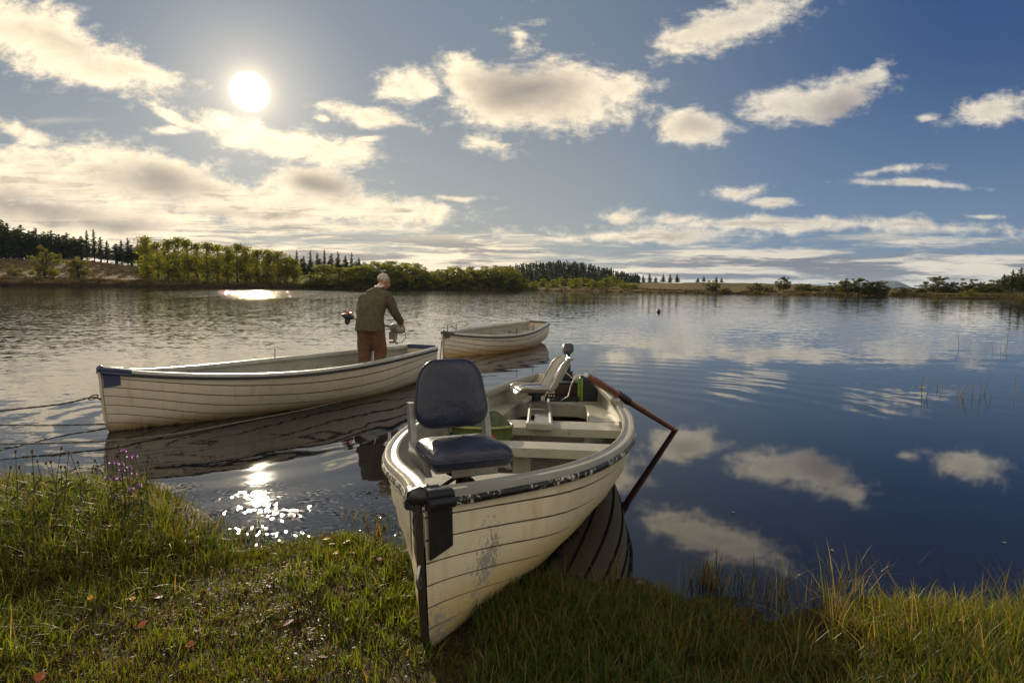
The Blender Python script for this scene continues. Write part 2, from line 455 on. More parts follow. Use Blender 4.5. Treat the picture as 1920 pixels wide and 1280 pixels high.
# wooded rise beyond the lake's end and the blue fell far away
def ridge(name, m, prof, Yd, depth, drop):
    """prof: photo x, crest y; a real ridge with a front and a back slope"""
    xs = np.linspace(prof[0][0], prof[-1][0], 90); ys = np.interp(xs, [p[0] for p in prof], [p[1] for p in prof])
    P = []
    for x, y in zip(xs, ys):
        q = at(x, y, Y=Yd); zc = max(q[2], 0.5)+(float(fbm(x*0.05, 2.0, 3))-0.45)*0.06*abs(q[2]); k = q[0]/Yd
        row = []
        for t, hh in ((-1, 0.0), (-0.75, 0.16), (-0.5, 0.46), (-0.25, 0.80), (0, 1.0), (0.4, 0.8), (1, 0.0)):
            row.append((k*(Yd+depth*t), Yd+depth*t, -drop+(zc+drop)*hh))
        P.append(row)
    mb = MB(); mb.grid(P); return tag(mb.build(name, m, smooth=180), kind='structure')
M_HILLWOOD = mat('hill_floor', (0.030, 0.036, 0.016), 0.95, 0.3, 0.04)
M_FELL = mat('far_fell', (0.055, 0.060, 0.045), 0.95, 0.3, 0.003)
HILL = [(860,530),(930,517),(985,507),(1050,502),(1100,508),(1150,519),(1200,530),(1250,538)]
HILL_Y, HILL_DEPTH = 620, 170
ridge('hill', M_HILLWOOD, HILL, HILL_Y, HILL_DEPTH, 3)
ridge('distant_fell', M_FELL, [(1515,545),(1540,538),(1565,534),(1600,531.5),(1632,527.5),(1655,525.5),(1680,527),(1697,533),(1712,540),(1722,546)], 7000, 1600, 2)
ridge('distant_fell', M_FELL, [(1280,541),(1350,537),(1420,534),(1470,535),(1530,533),(1580,538),(1760,541),(1800,538),(1850,541)], 8800, 1500, 2)

# ------------------------------------------------------------------ near bank
SHORE = [(-60,7.5),(-8,6.0),(-5.2,5.35),(-3.8,4.95),(-2.75,4.70),(-2.35,4.25),(-2.0,3.96),(-1.7,3.93),(-1.33,4.02),(-1.08,4.10),(-0.85,4.02),(-0.62,3.82),(-0.2,3.66),(0.3,3.56),(0.66,3.46),(1.0,3.28),(1.4,3.16),(1.6,3.20),(1.85,3.26),(2.63,3.24),(3.6,3.15),(6,2.9),(60,1.5)]
_sx = [p[0] for p in SHORE]; _sy = [p[1] for p in SHORE]
def bank_z(x, y):
    x = np.asarray(x, float); y = np.asarray(y, float)
    ys = np.interp(x, _sx, _sy)+0.16*(fbm(x*2.1+9, y*0.6+3, 3)-0.45)
    d = ys-y                                              # inland positive
    z = np.where(d > 0, 0.052*np.minimum(d, 4)+0.03*np.maximum(d-4, 0)**0.8, 0.13*d)
    z = np.maximum(z, -0.9)
    z = z+0.05*(fbm(x*3.3, y*3.3, 4)-0.47)*sstep(d, -0.5, 0.4)
    z = z+0.022*(fbm(x*13, y*13, 3)-0.45)*sstep(d, -0.3, 0.2)
    hx, hy = (x+3.15)/1.35, (y-3.95)/1.0                   # grassy hump on the left
    q = hx*hx+hy*hy
    z = z+0.185*np.clip(1-q, 0, 1)**0.7
    z = z+0.05*sstep(x, 1.7, 3.2)*sstep(d, 0.0, 0.7)
    return z
def mud_mat():
    m, nt, b = new_mat('wet_mud')
    p = nt.new('ShaderNodeNewGeometry').outputs['Position']
    n1 = nt.noise(p, 4.0, 5, 0.65); n2 = nt.noise(p, 26, 5, 0.65)
    c = nt.mix(nt.ss(n1, 0.35, 0.65), (0.020, 0.013, 0.007), (0.042, 0.027, 0.014))
    c = nt.mix(nt.ss(n2, 0.45, 0.7), c, (0.030, 0.030, 0.012))
    nt.put(b.inputs['Base Color'], c); nt.put(b.inputs['Roughness'], nt.ss(n2, 0.3, 0.7, 0.62, 0.95)); b.inputs['Specular IOR Level'].default_value = 0.12
    bp = nt.new('ShaderNodeBump'); bp.inputs['Strength'].default_value = 0.8; bp.inputs['Distance'].default_value = 0.02
    nt.put(bp.inputs['Height'], nt.noise(p, 45, 5, 0.7)); nt.put(b.inputs['Normal'], bp.outputs[0])
    return m
M_MUD = mud_mat()
def build_bank():
    gx = np.concatenate([-np.geomspace(120, 5.2, 26), np.arange(-5.0, 5.0, 0.045), np.geomspace(5.2, 120, 26)])
    gy = np.concatenate([-np.geomspace(120, 0.8, 16), np.linspace(-0.6, 1.8, 12), np.arange(1.85, 5.7, 0.045), np.linspace(5.8, 12, 12)])
    XX, YY = np.meshgrid(gx, gy, indexing='ij'); ZZ = bank_z(XX, YY)
    P = [[(XX[i, j], YY[i, j], ZZ[i, j]) for j in range(len(gy))] for i in range(len(gx))]
    mb = MB(); mb.grid(P); tag(mb.build('bank', M_MUD, smooth=180, fix=False), kind='structure')
build_bank()

# ------------------------------------------------------------------ lake water
def water_mat():
    m, nt, b = new_mat('lake_water')
    p = nt.new('ShaderNodeNewGeometry').outputs['Position']
    x, y, z = nt.sep(p)
    def slopes(vec, scale, detail, rough=0.5):
        c = nt.noise(vec, scale, detail, rough, color=True, two=True)
        return nt.vm('SUBTRACT', c, (0.5, 0.5, 0.5))
    dist = nt.vm('LENGTH', nt.comb(x, y, 0))
    wob = nt.noise(p, 0.10, 2, two=True)
    # calm mirror in the lee on the right near the bank, wind-ruffled further out and to the left
    far = nt.ss(nt.m('ADD', dist, nt.m('MULTIPLY', nt.m('SUBTRACT', wob, 0.5), 14.0)), 9.0, 26.0)
    left = nt.ss(nt.m('SUBTRACT', x, nt.m('MULTIPLY', y, 0.10)), -1.7, -4.0)
    rough_patch = nt.noise(nt.vm('MULTIPLY', p, (0.012, 0.05, 1)), 1.0, 3, two=True)
    a_swell = nt.m('ADD', 0.004, nt.m('ADD', nt.m('MULTIPLY', far, 0.035), nt.m('MULTIPLY', left, 0.035)))
    a_rip = nt.m('ADD', 0.0025, nt.m('ADD', nt.m('MULTIPLY', far, nt.ss(rough_patch, 0.35, 0.65, 0.03, 0.11)), nt.m('MULTIPLY', left, 0.055)))
    # broken water and glitter where grass stands in the shallows
    shal = nt.m('MULTIPLY', nt.m('MULTIPLY', nt.ss(y, 5.3, 4.3), nt.ss(x, 0.1, -0.9)), nt.ss(nt.noise(p, 5.0, 3, two=True), 0.45, 0.70, 0.05, 1.0))
    a_fine = nt.m('ADD', nt.m('MULTIPLY', shal, 1.0), nt.m('MULTIPLY', nt.m('MULTIPLY', left, nt.ss(y, 9.0, 5.0)), 0.02))
    v = nt.vm('SCALE', slopes(nt.vm('MULTIPLY', p, (0.55, 1.0, 1)), 1.6, 2), scale=a_swell)
    v = nt.vm('ADD', v, nt.vm('SCALE', slopes(nt.vm('MULTIPLY', p, (0.6, 1.0, 1)), 7.0, 3, 0.55), scale=a_rip))
    v = nt.vm('ADD', v, nt.vm('SCALE', slopes(p, 25.0, 1, 0.5), scale=a_fine))
    # a breath of wind far out under the sun
    gx, gy = nt.m('DIVIDE', nt.m('ADD', x, nt.m('MULTIPLY', y, 0.372)), 20.0), nt.m('DIVIDE', nt.m('SUBTRACT', y, 150.0), 75.0)
    gn = nt.m('MULTIPLY', nt.m('SUBTRACT', nt.noise(nt.vm('MULTIPLY', p, (0.30, 0.045, 1)), 1.0, 5, 0.7, two=True), 0.5), 3.4)
    gust = nt.ss(nt.m('ADD', gn, nt.m('ADD', nt.m('MULTIPLY', gx, gx), nt.m('MULTIPLY', gy, gy))), 1.55, -0.2)
    v = nt.vm('ADD', v, nt.vm('SCALE', slopes(nt.vm('MULTIPLY', p, (1.6, 0.5, 1)), 2.2, 3, 0.6), scale=nt.m('MULTIPLY', nt.m('MULTIPLY', gust, 1.05), nt.ss(nt.noise(nt.vm('MULTIPLY', p, (0.35, 0.07, 1)), 1.0, 4, 0.7, two=True), 0.35, 0.62, 0.55, 1.0))))
    # rings spreading from the boats
    def rings(cx, cy, k, amp, r0, r1):
        dx, dy = nt.m('SUBTRACT', x, cx), nt.m('SUBTRACT', y, cy)
        dx2 = nt.m('ADD', dx, nt.m('MULTIPLY', nt.m('SUBTRACT', nt.noise(p, 0.9, 2, two=True), 0.5), 0.9))
        r = nt.m('SQRT', nt.m('ADD', nt.m('MULTIPLY', dx2, dx2), nt.m('ADD', nt.m('MULTIPLY', dy, dy), 0.01)))
        w = nt.m('MULTIPLY', nt.m('SINE', nt.m('MULTIPLY', r, k)), nt.m('MULTIPLY', nt.ss(r, r0, r0+1.0), nt.ss(r, r1, r0+1.0)))
        w = nt.m('DIVIDE', nt.m('MULTIPLY', w, amp), r)
        return nt.comb(nt.m('MULTIPLY', dx, w), nt.m('MULTIPLY', dy, w), 0.0)
    v = nt.vm('ADD', v, nt.vm('SCALE', rings(0.55, 7.6, 9.5, 0.014, 0.3, 9.0), scale=nt.ss(y, 7.2, 10.0)))
    v = nt.vm('ADD', v, rings(-3.6, 7.6, 13.0, 0.022, 0.4, 5.0))
    n = nt.vm('NORMALIZE', nt.vm('ADD', nt.vm('MULTIPLY', v, (1, 1, 0)), (0, 0, 1)))
    nt.put(b.inputs['Normal'], n)
    depth = nt.ss(y, 3.4, 6.0)
    nt.put(b.inputs['Base Color'], nt.mix(depth, (0.011, 0.009, 0.008), (0.004, 0.005, 0.008)))
    b.inputs['Roughness'].default_value = 0.025; b.inputs['IOR'].default_value = 1.55; b.inputs['Specular IOR Level'].default_value = 0.5
    return m
M_WATER = water_mat()
mb = MB(); mb.grid([[(-2500, 1.0, 0), (-2500, 2500, 0)], [(2500, 1.0, 0), (2500, 2500, 0)]])
tag(mb.build('lake_water', M_WATER, smooth=0, fix=False), kind='structure')
if COL.objects['lake_water'].data.polygons[0].normal.z < 0: COL.objects['lake_water'].data.flip_normals()

# ------------------------------------------------------------------ the air between: far things fade to blue
hz_m = bpy.data.materials.new('haze_air'); hz_m.use_nodes = True
_n = hz_m.node_tree.nodes; _n.remove(_n['Principled BSDF'])
_v = _n.new('ShaderNodeVolumePrincipled'); _v.inputs['Color'].default_value = (0.50, 0.70, 1.0, 1); _v.inputs['Density'].default_value = 0.000042; _v.inputs['Anisotropy'].default_value = 0.0
hz_m.node_tree.links.new(_v.outputs[0], _n['Material Output'].inputs['Volume'])
mb = MB(); mb.box((0, 0, 78), (24000, 24000, 164)); hz = mb.build('haze', hz_m, None, 0); tag(hz, 'thin blue air over the lake and hills', 'haze', kind='stuff')
# ------------------------------------------------------------------ clinker boats (one hull form, three boats)
BL = 5.2378
_S = np.array([0, .08, .2, .35, .5, .65, .8, 1.0])
_B = np.array([.020, .1967, .5419, .7834, .8359, .7548, .5959, .3414])
_Z = np.array([.7408, .6731, .6158, .5845, .5853, .6033, .6301, .6718])
def b_half(s): return np.interp(s, [0], [0]) + interp_hermite(s, _S, _B)
def b_sheer(s): return interp_hermite(s, _S, _Z)
def b_keel(s): return -0.07*np.clip(np.asarray(s, float)/0.3, 0, 1)+0.20*sstep(s, 0.60, 1.0)*np.asarray(s)**2
def b_full(s): return float(interp_hermite(s, [0, .1, .25, .5, .75, 1.0], [4.0, 2.5, 1.45, 2.0, 2.8, 3.0]))
def b_sec(s, tau): return max(0.0, 1-(1-min(1.0, tau))**b_full(s))**0.3425
_stz = [0, .012, .06, .142, .284, .453, .614, .76]; _stx = [.175, .143, .10, .066, .045, .030, .020, .004]
def stem_x(z): return np.interp(z, _stz, _stx)
def hull_pt(s, tau, side, off=0.0):
    b, hz, zk = float(b_half(s)), float(b_sheer(s)), float(b_keel(s))
    z = zk+(hz-zk)*tau; y = max(b*b_sec(s, tau), 0.012)
    x = s*BL+(1-s)**5*float(stem_x(z))
    if off:                                              # outwards along the section's normal
        tq = min(0.985, max(tau, 0.015)); dy = b*(b_sec(s, tq+0.01)-b_sec(s, tq-0.01))/0.02; dz = hz-zk; L = math.hypot(dy, dz)
        y += off*dz/L; z -= off*dy/L
    return Vector((x, side*max(y, 0.004), z))
_tau_cache = {}
def tau_at(s, u):
    """equal steps of girth, so the planks keep an even width"""
    k = round(s, 4)
    if k not in _tau_cache:
        t = np.linspace(0, 1, 60)**1.6; pts = [hull_pt(s, q, 1) for q in t]
        g = np.concatenate([[0], np.cumsum([(pts[i+1]-pts[i]).length for i in range(59)])]); _tau_cache[k] = (g/g[-1], t)
    return float(np.interp(u, *_tau_cache[k]))
S_ST = list(np.concatenate([[0, .008, .02, .035, .055], np.linspace(.08, 1, 34)]))
NPL = 8
def hull_mesh(mb, lap=0.011):
    for side in (-1, 1):
        P = []
        for s in S_ST:
            fade = min(1, s/0.05+0.15); row = []
            for i in range(NPL):
                u0, u1 = i/NPL, (i+1)/NPL
                q0 = 0.925-0.055*min(1, s/0.2)
                for k, (q, off) in enumerate(((0.0, lap), (0.04, lap), (0.5, lap*0.6), (q0-0.03, lap*0.3), (q0, lap*0.2), (0.95, -0.002 if i < NPL-1 else 0.003), (1.0, -0.003 if i < NPL-1 else 0.003))):
                    row.append(hull_pt(s, tau_at(s, u0+(u1-u0)*q), side, off*fade))
            P.append(row)
        mb.grid(P)
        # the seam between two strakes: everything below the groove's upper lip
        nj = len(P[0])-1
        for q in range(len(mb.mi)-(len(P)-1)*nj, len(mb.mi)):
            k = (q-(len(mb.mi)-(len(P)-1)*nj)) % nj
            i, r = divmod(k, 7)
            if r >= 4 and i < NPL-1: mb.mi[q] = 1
def hull_inner(s, z, side, off=0.022):
    """point on the inside of the hull at height z"""
    hz, zk = float(b_sheer(s)), float(b_keel(s))
    tau = min(1, max(0.0, (z-zk)/(hz-zk)))
    return Vector((s*BL+(1-s)**5*float(stem_x(z))+0.01*(1-s), side*max(0.003, float(b_half(s))*b_sec(s, tau)-off), z))
def beam_in(x, z, off=0.022):
    return abs(hull_inner(min(max(x/BL, 0), 1), z, 1, off).y)
def sheer_path(n=46, s0=0.0, s1=1.0):
    ss = np.linspace(0, 1, n)**1.25*(s1-s0)+s0
    return [(float(s)*BL+(1-float(s))**5*0.004, float(b_half(s)), float(b_sheer(s))) for s in ss]
def sweep_rail(mb, prof, side, n=46, s0=0.0, s1=1.0, mi=0):
    """prof: (outward, up) pairs, swept along the sheer"""
    pts = sheer_path(n, s0, s1); P = []
    for i, (x, y, z) in enumerate(pts):
        a, c = pts[max(i-1, 0)], pts[min(i+1, n-1)]
        tx, ty = c[0]-a[0], c[1]-a[1]; L = math.hypot(tx, ty); nx, ny = -ty/L, tx/L
        row = []
        for (o, h) in prof:
            px, py = x+nx*o, y+ny*o
            row.append((px, side*max(py, 0.0), z+h))
        P.append(row)
    mb.loft(P, mi)

def paint_mat(name, col, dirt_z, dirt_col, wear, wear_col, seed=0.0, wear_box=None):
    """gloss boat paint: run marks, algae near the water line, chips down to the gelcoat"""
    m, nt, b = new_mat(name)
    p = nt.new('ShaderNodeTexCoord').outputs['Object']; x, y, z = nt.sep(p)
    ps = nt.vm('ADD', p, (seed, seed*2, 0))
    n1 = nt.noise(ps, 2.2, 4, 0.6); n2 = nt.noise(nt.vm('MULTIPLY', ps, (3, 3, 0.7)), 4.0, 5, 0.65)
    c = nt.mix(nt.ss(n1, 0.3, 0.7), tuple(q*0.92 for q in col), col)
    c = nt.mix(nt.ss(n2, 0.46, 0.74, 0, 0.60), c, (col[0]*0.72, col[1]*0.62, col[2]*0.45))
    zz = nt.m('ADD', z, nt.m('MULTIPLY', nt.m('SUBTRACT', n2, 0.5), 0.16))
    c = nt.mix(nt.ss(zz, dirt_z*2.0, dirt_z*0.7, 0, 0.85), c, dirt_col)
    dk = 0.06 if wear_box else dirt_z*0.75
    c = nt.mix(nt.ss(zz, dk, dk*0.33), c, (0.030, 0.022, 0.010))
    hi = nt.noise(nt.vm('MULTIPLY', ps, (1.0, 1.0, 0.75)), 48, 5, 0.75)
    mid = nt.noise(ps, 6.5, 3, 0.6)
    if wear_box:                                          # flaking round a run mark by the bow and at the forefoot
        wx, wz, rx, rz = wear_box
        d1 = nt.m('ADD', nt.m('POWER', nt.m('DIVIDE', nt.m('SUBTRACT', x, wx), rx), 2.0), nt.m('POWER', nt.m('DIVIDE', nt.m('SUBTRACT', z, wz), rz), 2.0))
        k1 = nt.m('MULTIPLY', nt.m('SUBTRACT', 1.0, nt.m('MINIMUM', d1, 1.0)), 0.30)
        k2 = nt.m('MULTIPLY', nt.m('MULTIPLY', nt.ss(x, 0.42, 0.14), nt.ss(z, 0.55, 0.05)), 0.27)
        k3 = nt.m('MULTIPLY', nt.ss(z, 0.36, 0.12), nt.ss(x, 1.8, 0.5, 0, 0.13))
        k = nt.m('ADD', nt.m('MAXIMUM', nt.m('MAXIMUM', k1, k2), k3), nt.m('MULTIPLY', nt.m('SUBTRACT', mid, 0.5), 0.38))
        w = nt.ss(nt.m('ADD', hi, k), 0.735, 0.765)
    else:
        w = nt.ss(nt.m('ADD', hi, nt.m('MULTIPLY', nt.m('SUBTRACT', mid, 0.5), 0.3)), 0.80-wear, 0.83-wear)
    c = nt.mix(w, c, wear_col)
    nt.put(b.inputs['Base Color'], c); nt.put(b.inputs['Roughness'], nt.m('ADD', nt.ss(n1, 0.3, 0.7, 0.30, 0.46), nt.m('MULTIPLY', w, 0.25)))
    bp = nt.new('ShaderNodeBump'); bp.inputs['Strength'].default_value = 0.25; bp.inputs['Distance'].default_value = 0.004
    nt.put(bp.inputs['Height'], nt.m('SUBTRACT', nt.noise(ps, 9, 3), nt.m('MULTIPLY', w, 0.5))); nt.put(b.inputs['Normal'], bp.outputs[0])
    return m
def scuff_mat(name, col, under, amount, scale=30):
    m, nt, b = new_mat(name)
    p = nt.new('ShaderNodeTexCoord').outputs['Object']
    n = nt.m('ADD', nt.m('MULTIPLY', nt.noise(p, scale, 5, 0.7), 0.6), nt.m('MULTIPLY', nt.noise(p, scale*0.13, 3), 0.4))
    w = nt.ss(n, 0.64-amount, 0.67-amount)
    nt.put(b.inputs['Base Color'], nt.mix(w, col, under)); nt.put(b.inputs['Roughness'], nt.ss(n, 0.3, 0.7, 0.25, 0.6))
    bp = nt.new('ShaderNodeBump'); bp.inputs['Strength'].default_value = 0.4; bp.inputs['Distance'].default_value = 0.004
    nt.put(bp.inputs['Height'], n); nt.put(b.inputs['Normal'], bp.outputs[0])
    return m
M_HULL = paint_mat('cream_hull_paint', (0.70, 0.61, 0.43), 0.19, (0.50, 0.37, 0.14), 0.0, (0.30, 0.275, 0.225), 0, (0.42, 0.30, 0.15, 0.29))
M_HULL_L = paint_mat('weathered_hull_paint', (0.52, 0.45, 0.35), 0.105, (0.22, 0.15, 0.06), 0.02, (0.30, 0.26, 0.22), 3)
M_HULL_F = paint_mat('stained_hull_paint', (0.58, 0.50, 0.40), 0.20, (0.40, 0.22, 0.05), 0.03, (0.35, 0.30, 0.26), 8)
M_SEAM = mat('seam_shade_grime', (0.105, 0.080, 0.048), 0.8, 0.3, 10)  # dark lap lines: contact shadow under each strake painted in, along with seam dirt
M_RAIL = mat('grey_gelcoat', (0.245, 0.235, 0.19), 0.36, 0.10, 5, 0.1, 60, dirt=((0.28, 0.25, 0.19), 0.5))
M_RAIL_L = mat('dull_rail_paint', (0.36, 0.355, 0.31), 0.35, 0.12, 5, 0.15, 60, dirt=((0.22, 0.21, 0.18), 0.6))
M_LINING = mat('grey_green_gelcoat', (0.30, 0.30, 0.245), 0.38, 0.10, 3, 0.1, 40, dirt=((0.16, 0.13, 0.08), 0.7))
M_BENCH = mat('bench_gelcoat', (0.36, 0.345, 0.275), 0.36, 0.10, 4, 0.12, 50, dirt=((0.17, 0.14, 0.09), 0.7))
M_DECKMAT = mat('brown_floor_mat', (0.075, 0.058, 0.042), 0.8, 0.3, 14, 0.4, 120)
M_BLACKRUB = scuff_mat('black_rubbing_paint', (0.012, 0.011, 0.010), (0.50, 0.46, 0.38), 0.125)
M_BLACKCAP = scuff_mat('black_bow_paint', (0.014, 0.012, 0.010), (0.30, 0.27, 0.21), 0.02, 45)
M_BLUECAP = scuff_mat('blue_bow_paint', (0.030, 0.042, 0.10), (0.25, 0.24, 0.22), 0.0, 40)
M_GREYCAP = scuff_mat('grey_bow_paint', (0.085, 0.075, 0.068), (0.3, 0.28, 0.25), 0.02, 40)
M_STEMBAR = scuff_mat('worn_keel_band', (0.030, 0.024, 0.017), (0.16, 0.13, 0.09), 0.03, 40)
M_DARKRUB = mat('dark_rubber', (0.022, 0.021, 0.022), 0.45, 0.2, 12)
M_STEEL = mat('galvanised_steel', (0.42, 0.41, 0.38), 0.35, 0.15, 30, metal=0.9)
M_RUSTY = mat('rusty_chain_steel', (0.045, 0.028, 0.020), 0.75, 0.3, 40, metal=0.0, spec=0.2)

def make_boat(label, pose, kind):
    X, Y, Z, hd, pit, rol = pose
    B = thing('rowing_boat', label, 'boat', (X, Y, Z), (rol, pit, hd), 'clinker rowing boats at the lake shore')
    near = kind == 'near'
    hm = {'near': M_HULL, 'left': M_HULL_L, 'far': M_HULL_F}[kind]
    cap = {'near': M_BLACKCAP, 'left': M_BLUECAP, 'far': M_GREYCAP}[kind]
    rail = M_RAIL if near else M_RAIL_L
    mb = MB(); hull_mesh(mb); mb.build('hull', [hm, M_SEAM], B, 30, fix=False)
    # transom
    n = 9; ring = [hull_pt(1, tau_at(1, k/n), 1) for k in range(n+1)]; ring2 = [Vector((p.x, -p.y, p.z)) for p in ring[::-1]]
    pts = [p+Vector((-0.03, 0, 0)) for p in ring+ring2]
    mb = MB(); mb.prism(pts, (0.034, 0, 0)); tr = mb.build('transom', hm, B, 30)
    if kind == 'left':
        mb = MB(); mb.box((BL-0.013, 0, 0.668), (0.05, 0.60, 0.075)); mb.build('transom_cap', M_BLUECAP, tr, 40, 0.008)
    elif kind == 'far':
        mb = MB(); mb.box((BL-0.013, 0, 0.668), (0.05, 0.60, 0.055)); mb.build('transom_cap', M_GREYCAP, tr, 40, 0.008)
    # inside skin
    mb = MB()
    for side in (-1, 1):
        P = []
        for s in np.concatenate([[0.012, 0.03, 0.055], np.linspace(0.08, 0.993, 30)]):
            hz = float(b_sheer(s)); zf = 0.13
            P.append([hull_inner(s, zf+(hz-0.012-zf)*k/7, side) for k in range(8)])
        mb.grid(P)
    mb.build('lining', M_LINING, B, 60, fix=False)
    # floor
    fz = 0.145; P = []
    for s in np.linspace(0.06, 0.99, 24):
        w = max(0.01, beam_in(s*BL, fz, 0.015)); P.append([(s*BL, w*q, fz) for q in np.linspace(-1, 1, 7)])
    mb = MB(); mb.grid(P); mb.build('floor', M_LINING, B, 60)
    P = []
    for s in np.linspace(0.16, 0.93, 20):
        w = max(0.02, min(0.36, beam_in(s*BL, fz, 0.015)-0.10)); P.append([(s*BL, w*q, fz+0.012) for q in np.linspace(-1, 1, 5)])
    mb = MB(); mb.grid(P); mb.build('floor_mat', M_DECKMAT, B, 60)
    # gunwales with an inner bead, and the rubbing strake under them
    w = 0.070 if near else 0.060
    prof = [(-w, -0.045), (-w-0.004, -0.006), (-w+0.004, 0.010), (-w+0.016, 0.013), (-w+0.026, 0.004), (-0.022, 0.001), (-0.008, 0.010), (0.012, 0.008), (0.022, -0.004), (0.024, -0.026), (0.012, -0.032), (-0.004, -0.036), (-0.010, -0.05)]
    rp = [(0.004, -0.026), (0.027, -0.022), (0.036, -0.034), (0.036, -0.058), (0.028, -0.072), (0.004, -0.076)]
    if near: rp = [(0.004, -0.026), (0.026, -0.023), (0.034, -0.033), (0.034, -0.052), (0.026, -0.062), (0.004, -0.065)]
    else: rp = [(0.004, -0.034), (0.022, -0.033), (0.027, -0.040), (0.027, -0.052), (0.022, -0.060), (0.004, -0.062)]
    for side in (-1, 1):
        mb = MB(); sweep_rail(mb, prof, side); mb.build('gunwale', rail, B, 40)
        mb = MB(); sweep_rail(mb, rp, side); mb.build('rubbing_strake', M_BLACKRUB if near else M_DARKRUB, B, 40)
    # painted bow guard: plates each side of the stem and a cap over the rail ends
    zt = float(b_sheer(0))-0.03
    zl = 0.455 if near else (0.53 if kind == 'left' else 0.57)
    mb = MB()
    for side in (-1, 1):
        P = []
        for s in (0.0, 0.010, 0.019, 0.028):
            hz = float(b_sheer(s)); f = s/0.028; z0 = zl+0.022*f
            row = []
            for k in range(7):
                z = z0+(zt-z0)*k/6; tau = z/hz
                row.append(hull_pt(s, min(1, tau), side, 0.016))
            P.append(row)
        mb.grid(P)
    mb.build('bow_guard', cap, B, 50)
    mb = MB()
    for side in (-1, 1):
        pr2 = [(o*1.07+(0.004 if o > 0 else -0.002), h+(0.006 if h > -0.03 else -0.006)) for o, h in prof]
        sweep_rail(mb, pr2, side, 12, 0.0, 0.030 if near else 0.05)
        rp2 = [(o+0.004, h-0.003 if h < -0.05 else h+0.003) for o, h in rp]
        sweep_rail(mb, rp2, side, 12, 0.0, 0.030 if near else 0.05)
    mb.ball((0.012, 0, zt+0.018), (0.038, 0.046, 0.040), 14, 9)
    mb.build('bow_cap', cap, B, 50)
    # stem and keel band
    path = [(float(stem_x(z))-0.010, 0, z) for z in np.linspace(zt, 0.02, 14)]+[(x, 0, -0.012+float(b_keel(x/BL))) for x in np.linspace(0.22, BL, 16)]
    mb = MB(); mb.tube(path, [0.017]*14+[0.020]*16, 6); mb.build('stem_band', M_STEMBAR if near else hm, B, 50)
    # thwarts
    def thwart(x0, x1, z, th=0.036, name='thwart', m=M_BENCH, lip=0.065):
        mb = MB(); P = []
        for x in np.linspace(x0, x1, 4):
            wv = beam_in(x, z, 0.020); P.append([(x, wv*q, z) for q in np.linspace(-1, 1, 5)])
        top = P
        mb.grid(top); w0, w1 = beam_in(x0, z-0.02, 0.022), beam_in(x1, z-0.02, 0.022)
        mb.box((x0+0.010, 0, z-lip/2-0.0015), (0.024, 2*w0-0.02, lip)); mb.box((x1-0.010, 0, z-lip/2-0.0015), (0.024, 2*w1-0.02, lip))
        mb.box(((x0+x1)/2, 0, z-th/2-0.002), (x1-x0-0.046, 2*w0-0.06, th*0.6))
        return mb.build(name, m, B, 35)
    if near:
        thwart(2.25, 2.50, 0.44); t2 = thwart(3.05, 3.42, 0.44)
        mb = MB(); mb.box((2.37, -0.02, 0.275), (0.10, 0.14, 0.26)); mb.build('thwart_post', M_BENCH, B, 40, 0.01)
        mb = MB(); mb.box((3.2, 0.10, 0.275), (0.09, 0.10, 0.26)); mb.build('thwart_post', M_BENCH, B, 40, 0.01)
        for sd in (-1, 1):
            mb = MB(); mb.prism([(2.51, sd*0.66, 0.16), (2.51, sd*0.50, 0.16), (2.51, sd*0.62, 0.40)], (0.05, 0, 0)); mb.build('thwart_knee', M_BENCH, B, 40)
        # fore deck under the swivel seat
        P = []
        for x in np.linspace(0.25, 1.55, 8):
            wv = beam_in(x, 0.43, 0.016); P.append([(x, wv*q, 0.43) for q in np.linspace(-1, 1, 5)])
        mb = MB(); mb.grid(P); mb.box((1.555, 0, 0.33), (0.02, 2*beam_in(1.55, 0.30, 0.03)-0.02, 0.196)); mb.build('bow_seat', M_BENCH, B, 40)
        # stern bench running round a rounded well
        outer, inner = [], []
        path = []
        for x in np.linspace(3.425, 4.28, 8): path.append((x, -0.45+0.10*(x-3.425)))
        for a in np.linspace(0, 90, 6)[1:]: path.append((4.28+0.20*math.sin(rad(a)), -0.365+0.20*(1-math.cos(rad(a)))))
        path += [(4.48, -0.02)]
        for a in np.linspace(0, 90, 6): path.append((4.28+0.20*math.cos(rad(a)), 0.165+0.20*math.sin(rad(a))))
        for x in np.linspace(4.28, 3.425, 8)[1:]: path.append((x, 0.365+0.06*(4.28-x)))
        n = len(path); P = [[], [], [], []]
        for i, (x, y) in enumerate(path):
            t = i/(n-1)
            # matching point on the hull side or transom
            if x < 4.28 or abs(y) > 0.34: ox = x+(BL-0.05-4.28)*max(0, (x-3.425)/0.855)**2*0.9; oy = math.copysign(beam_in(ox, 0.44, 0.018), y)
            else: ox = BL-0.04; oy = y*beam_in(BL-0.04, 0.44, 0.018)/0.34*0.98
            P[0].append((x, y, 0.30)); P[1].append((x, y, 0.432)); 
            ex, ey = ox-x, oy-y; L = max(1e-6, math.hypot(ex, ey)); P[2].append((x+ex/L*0.012, y+ey/L*0.012, 0.442)); P[3].append((ox, oy, 0.442))
        mb = MB(); mb.grid(P); mb.build('stern_bench', M_BENCH, B, 40)
        mb = MB(); mb.tube([(-0.004+float(stem_x(0.44)), 0, 0.445), (-0.030+float(stem_x(.44)), 0, 0.440), (-0.052+float(stem_x(.4)), 0, 0.41), (-0.056+float(stem_x(.4)), 0, 0.385), (-0.046+float(stem_x(.37)), 0, 0.36), (-0.026+float(stem_x(.35)), 0, 0.345), (0.0+float(stem_x(.35)), 0, 0.345)], 0.0075, 8)
        mb.build('mooring_eye', M_STEEL, B, 60)
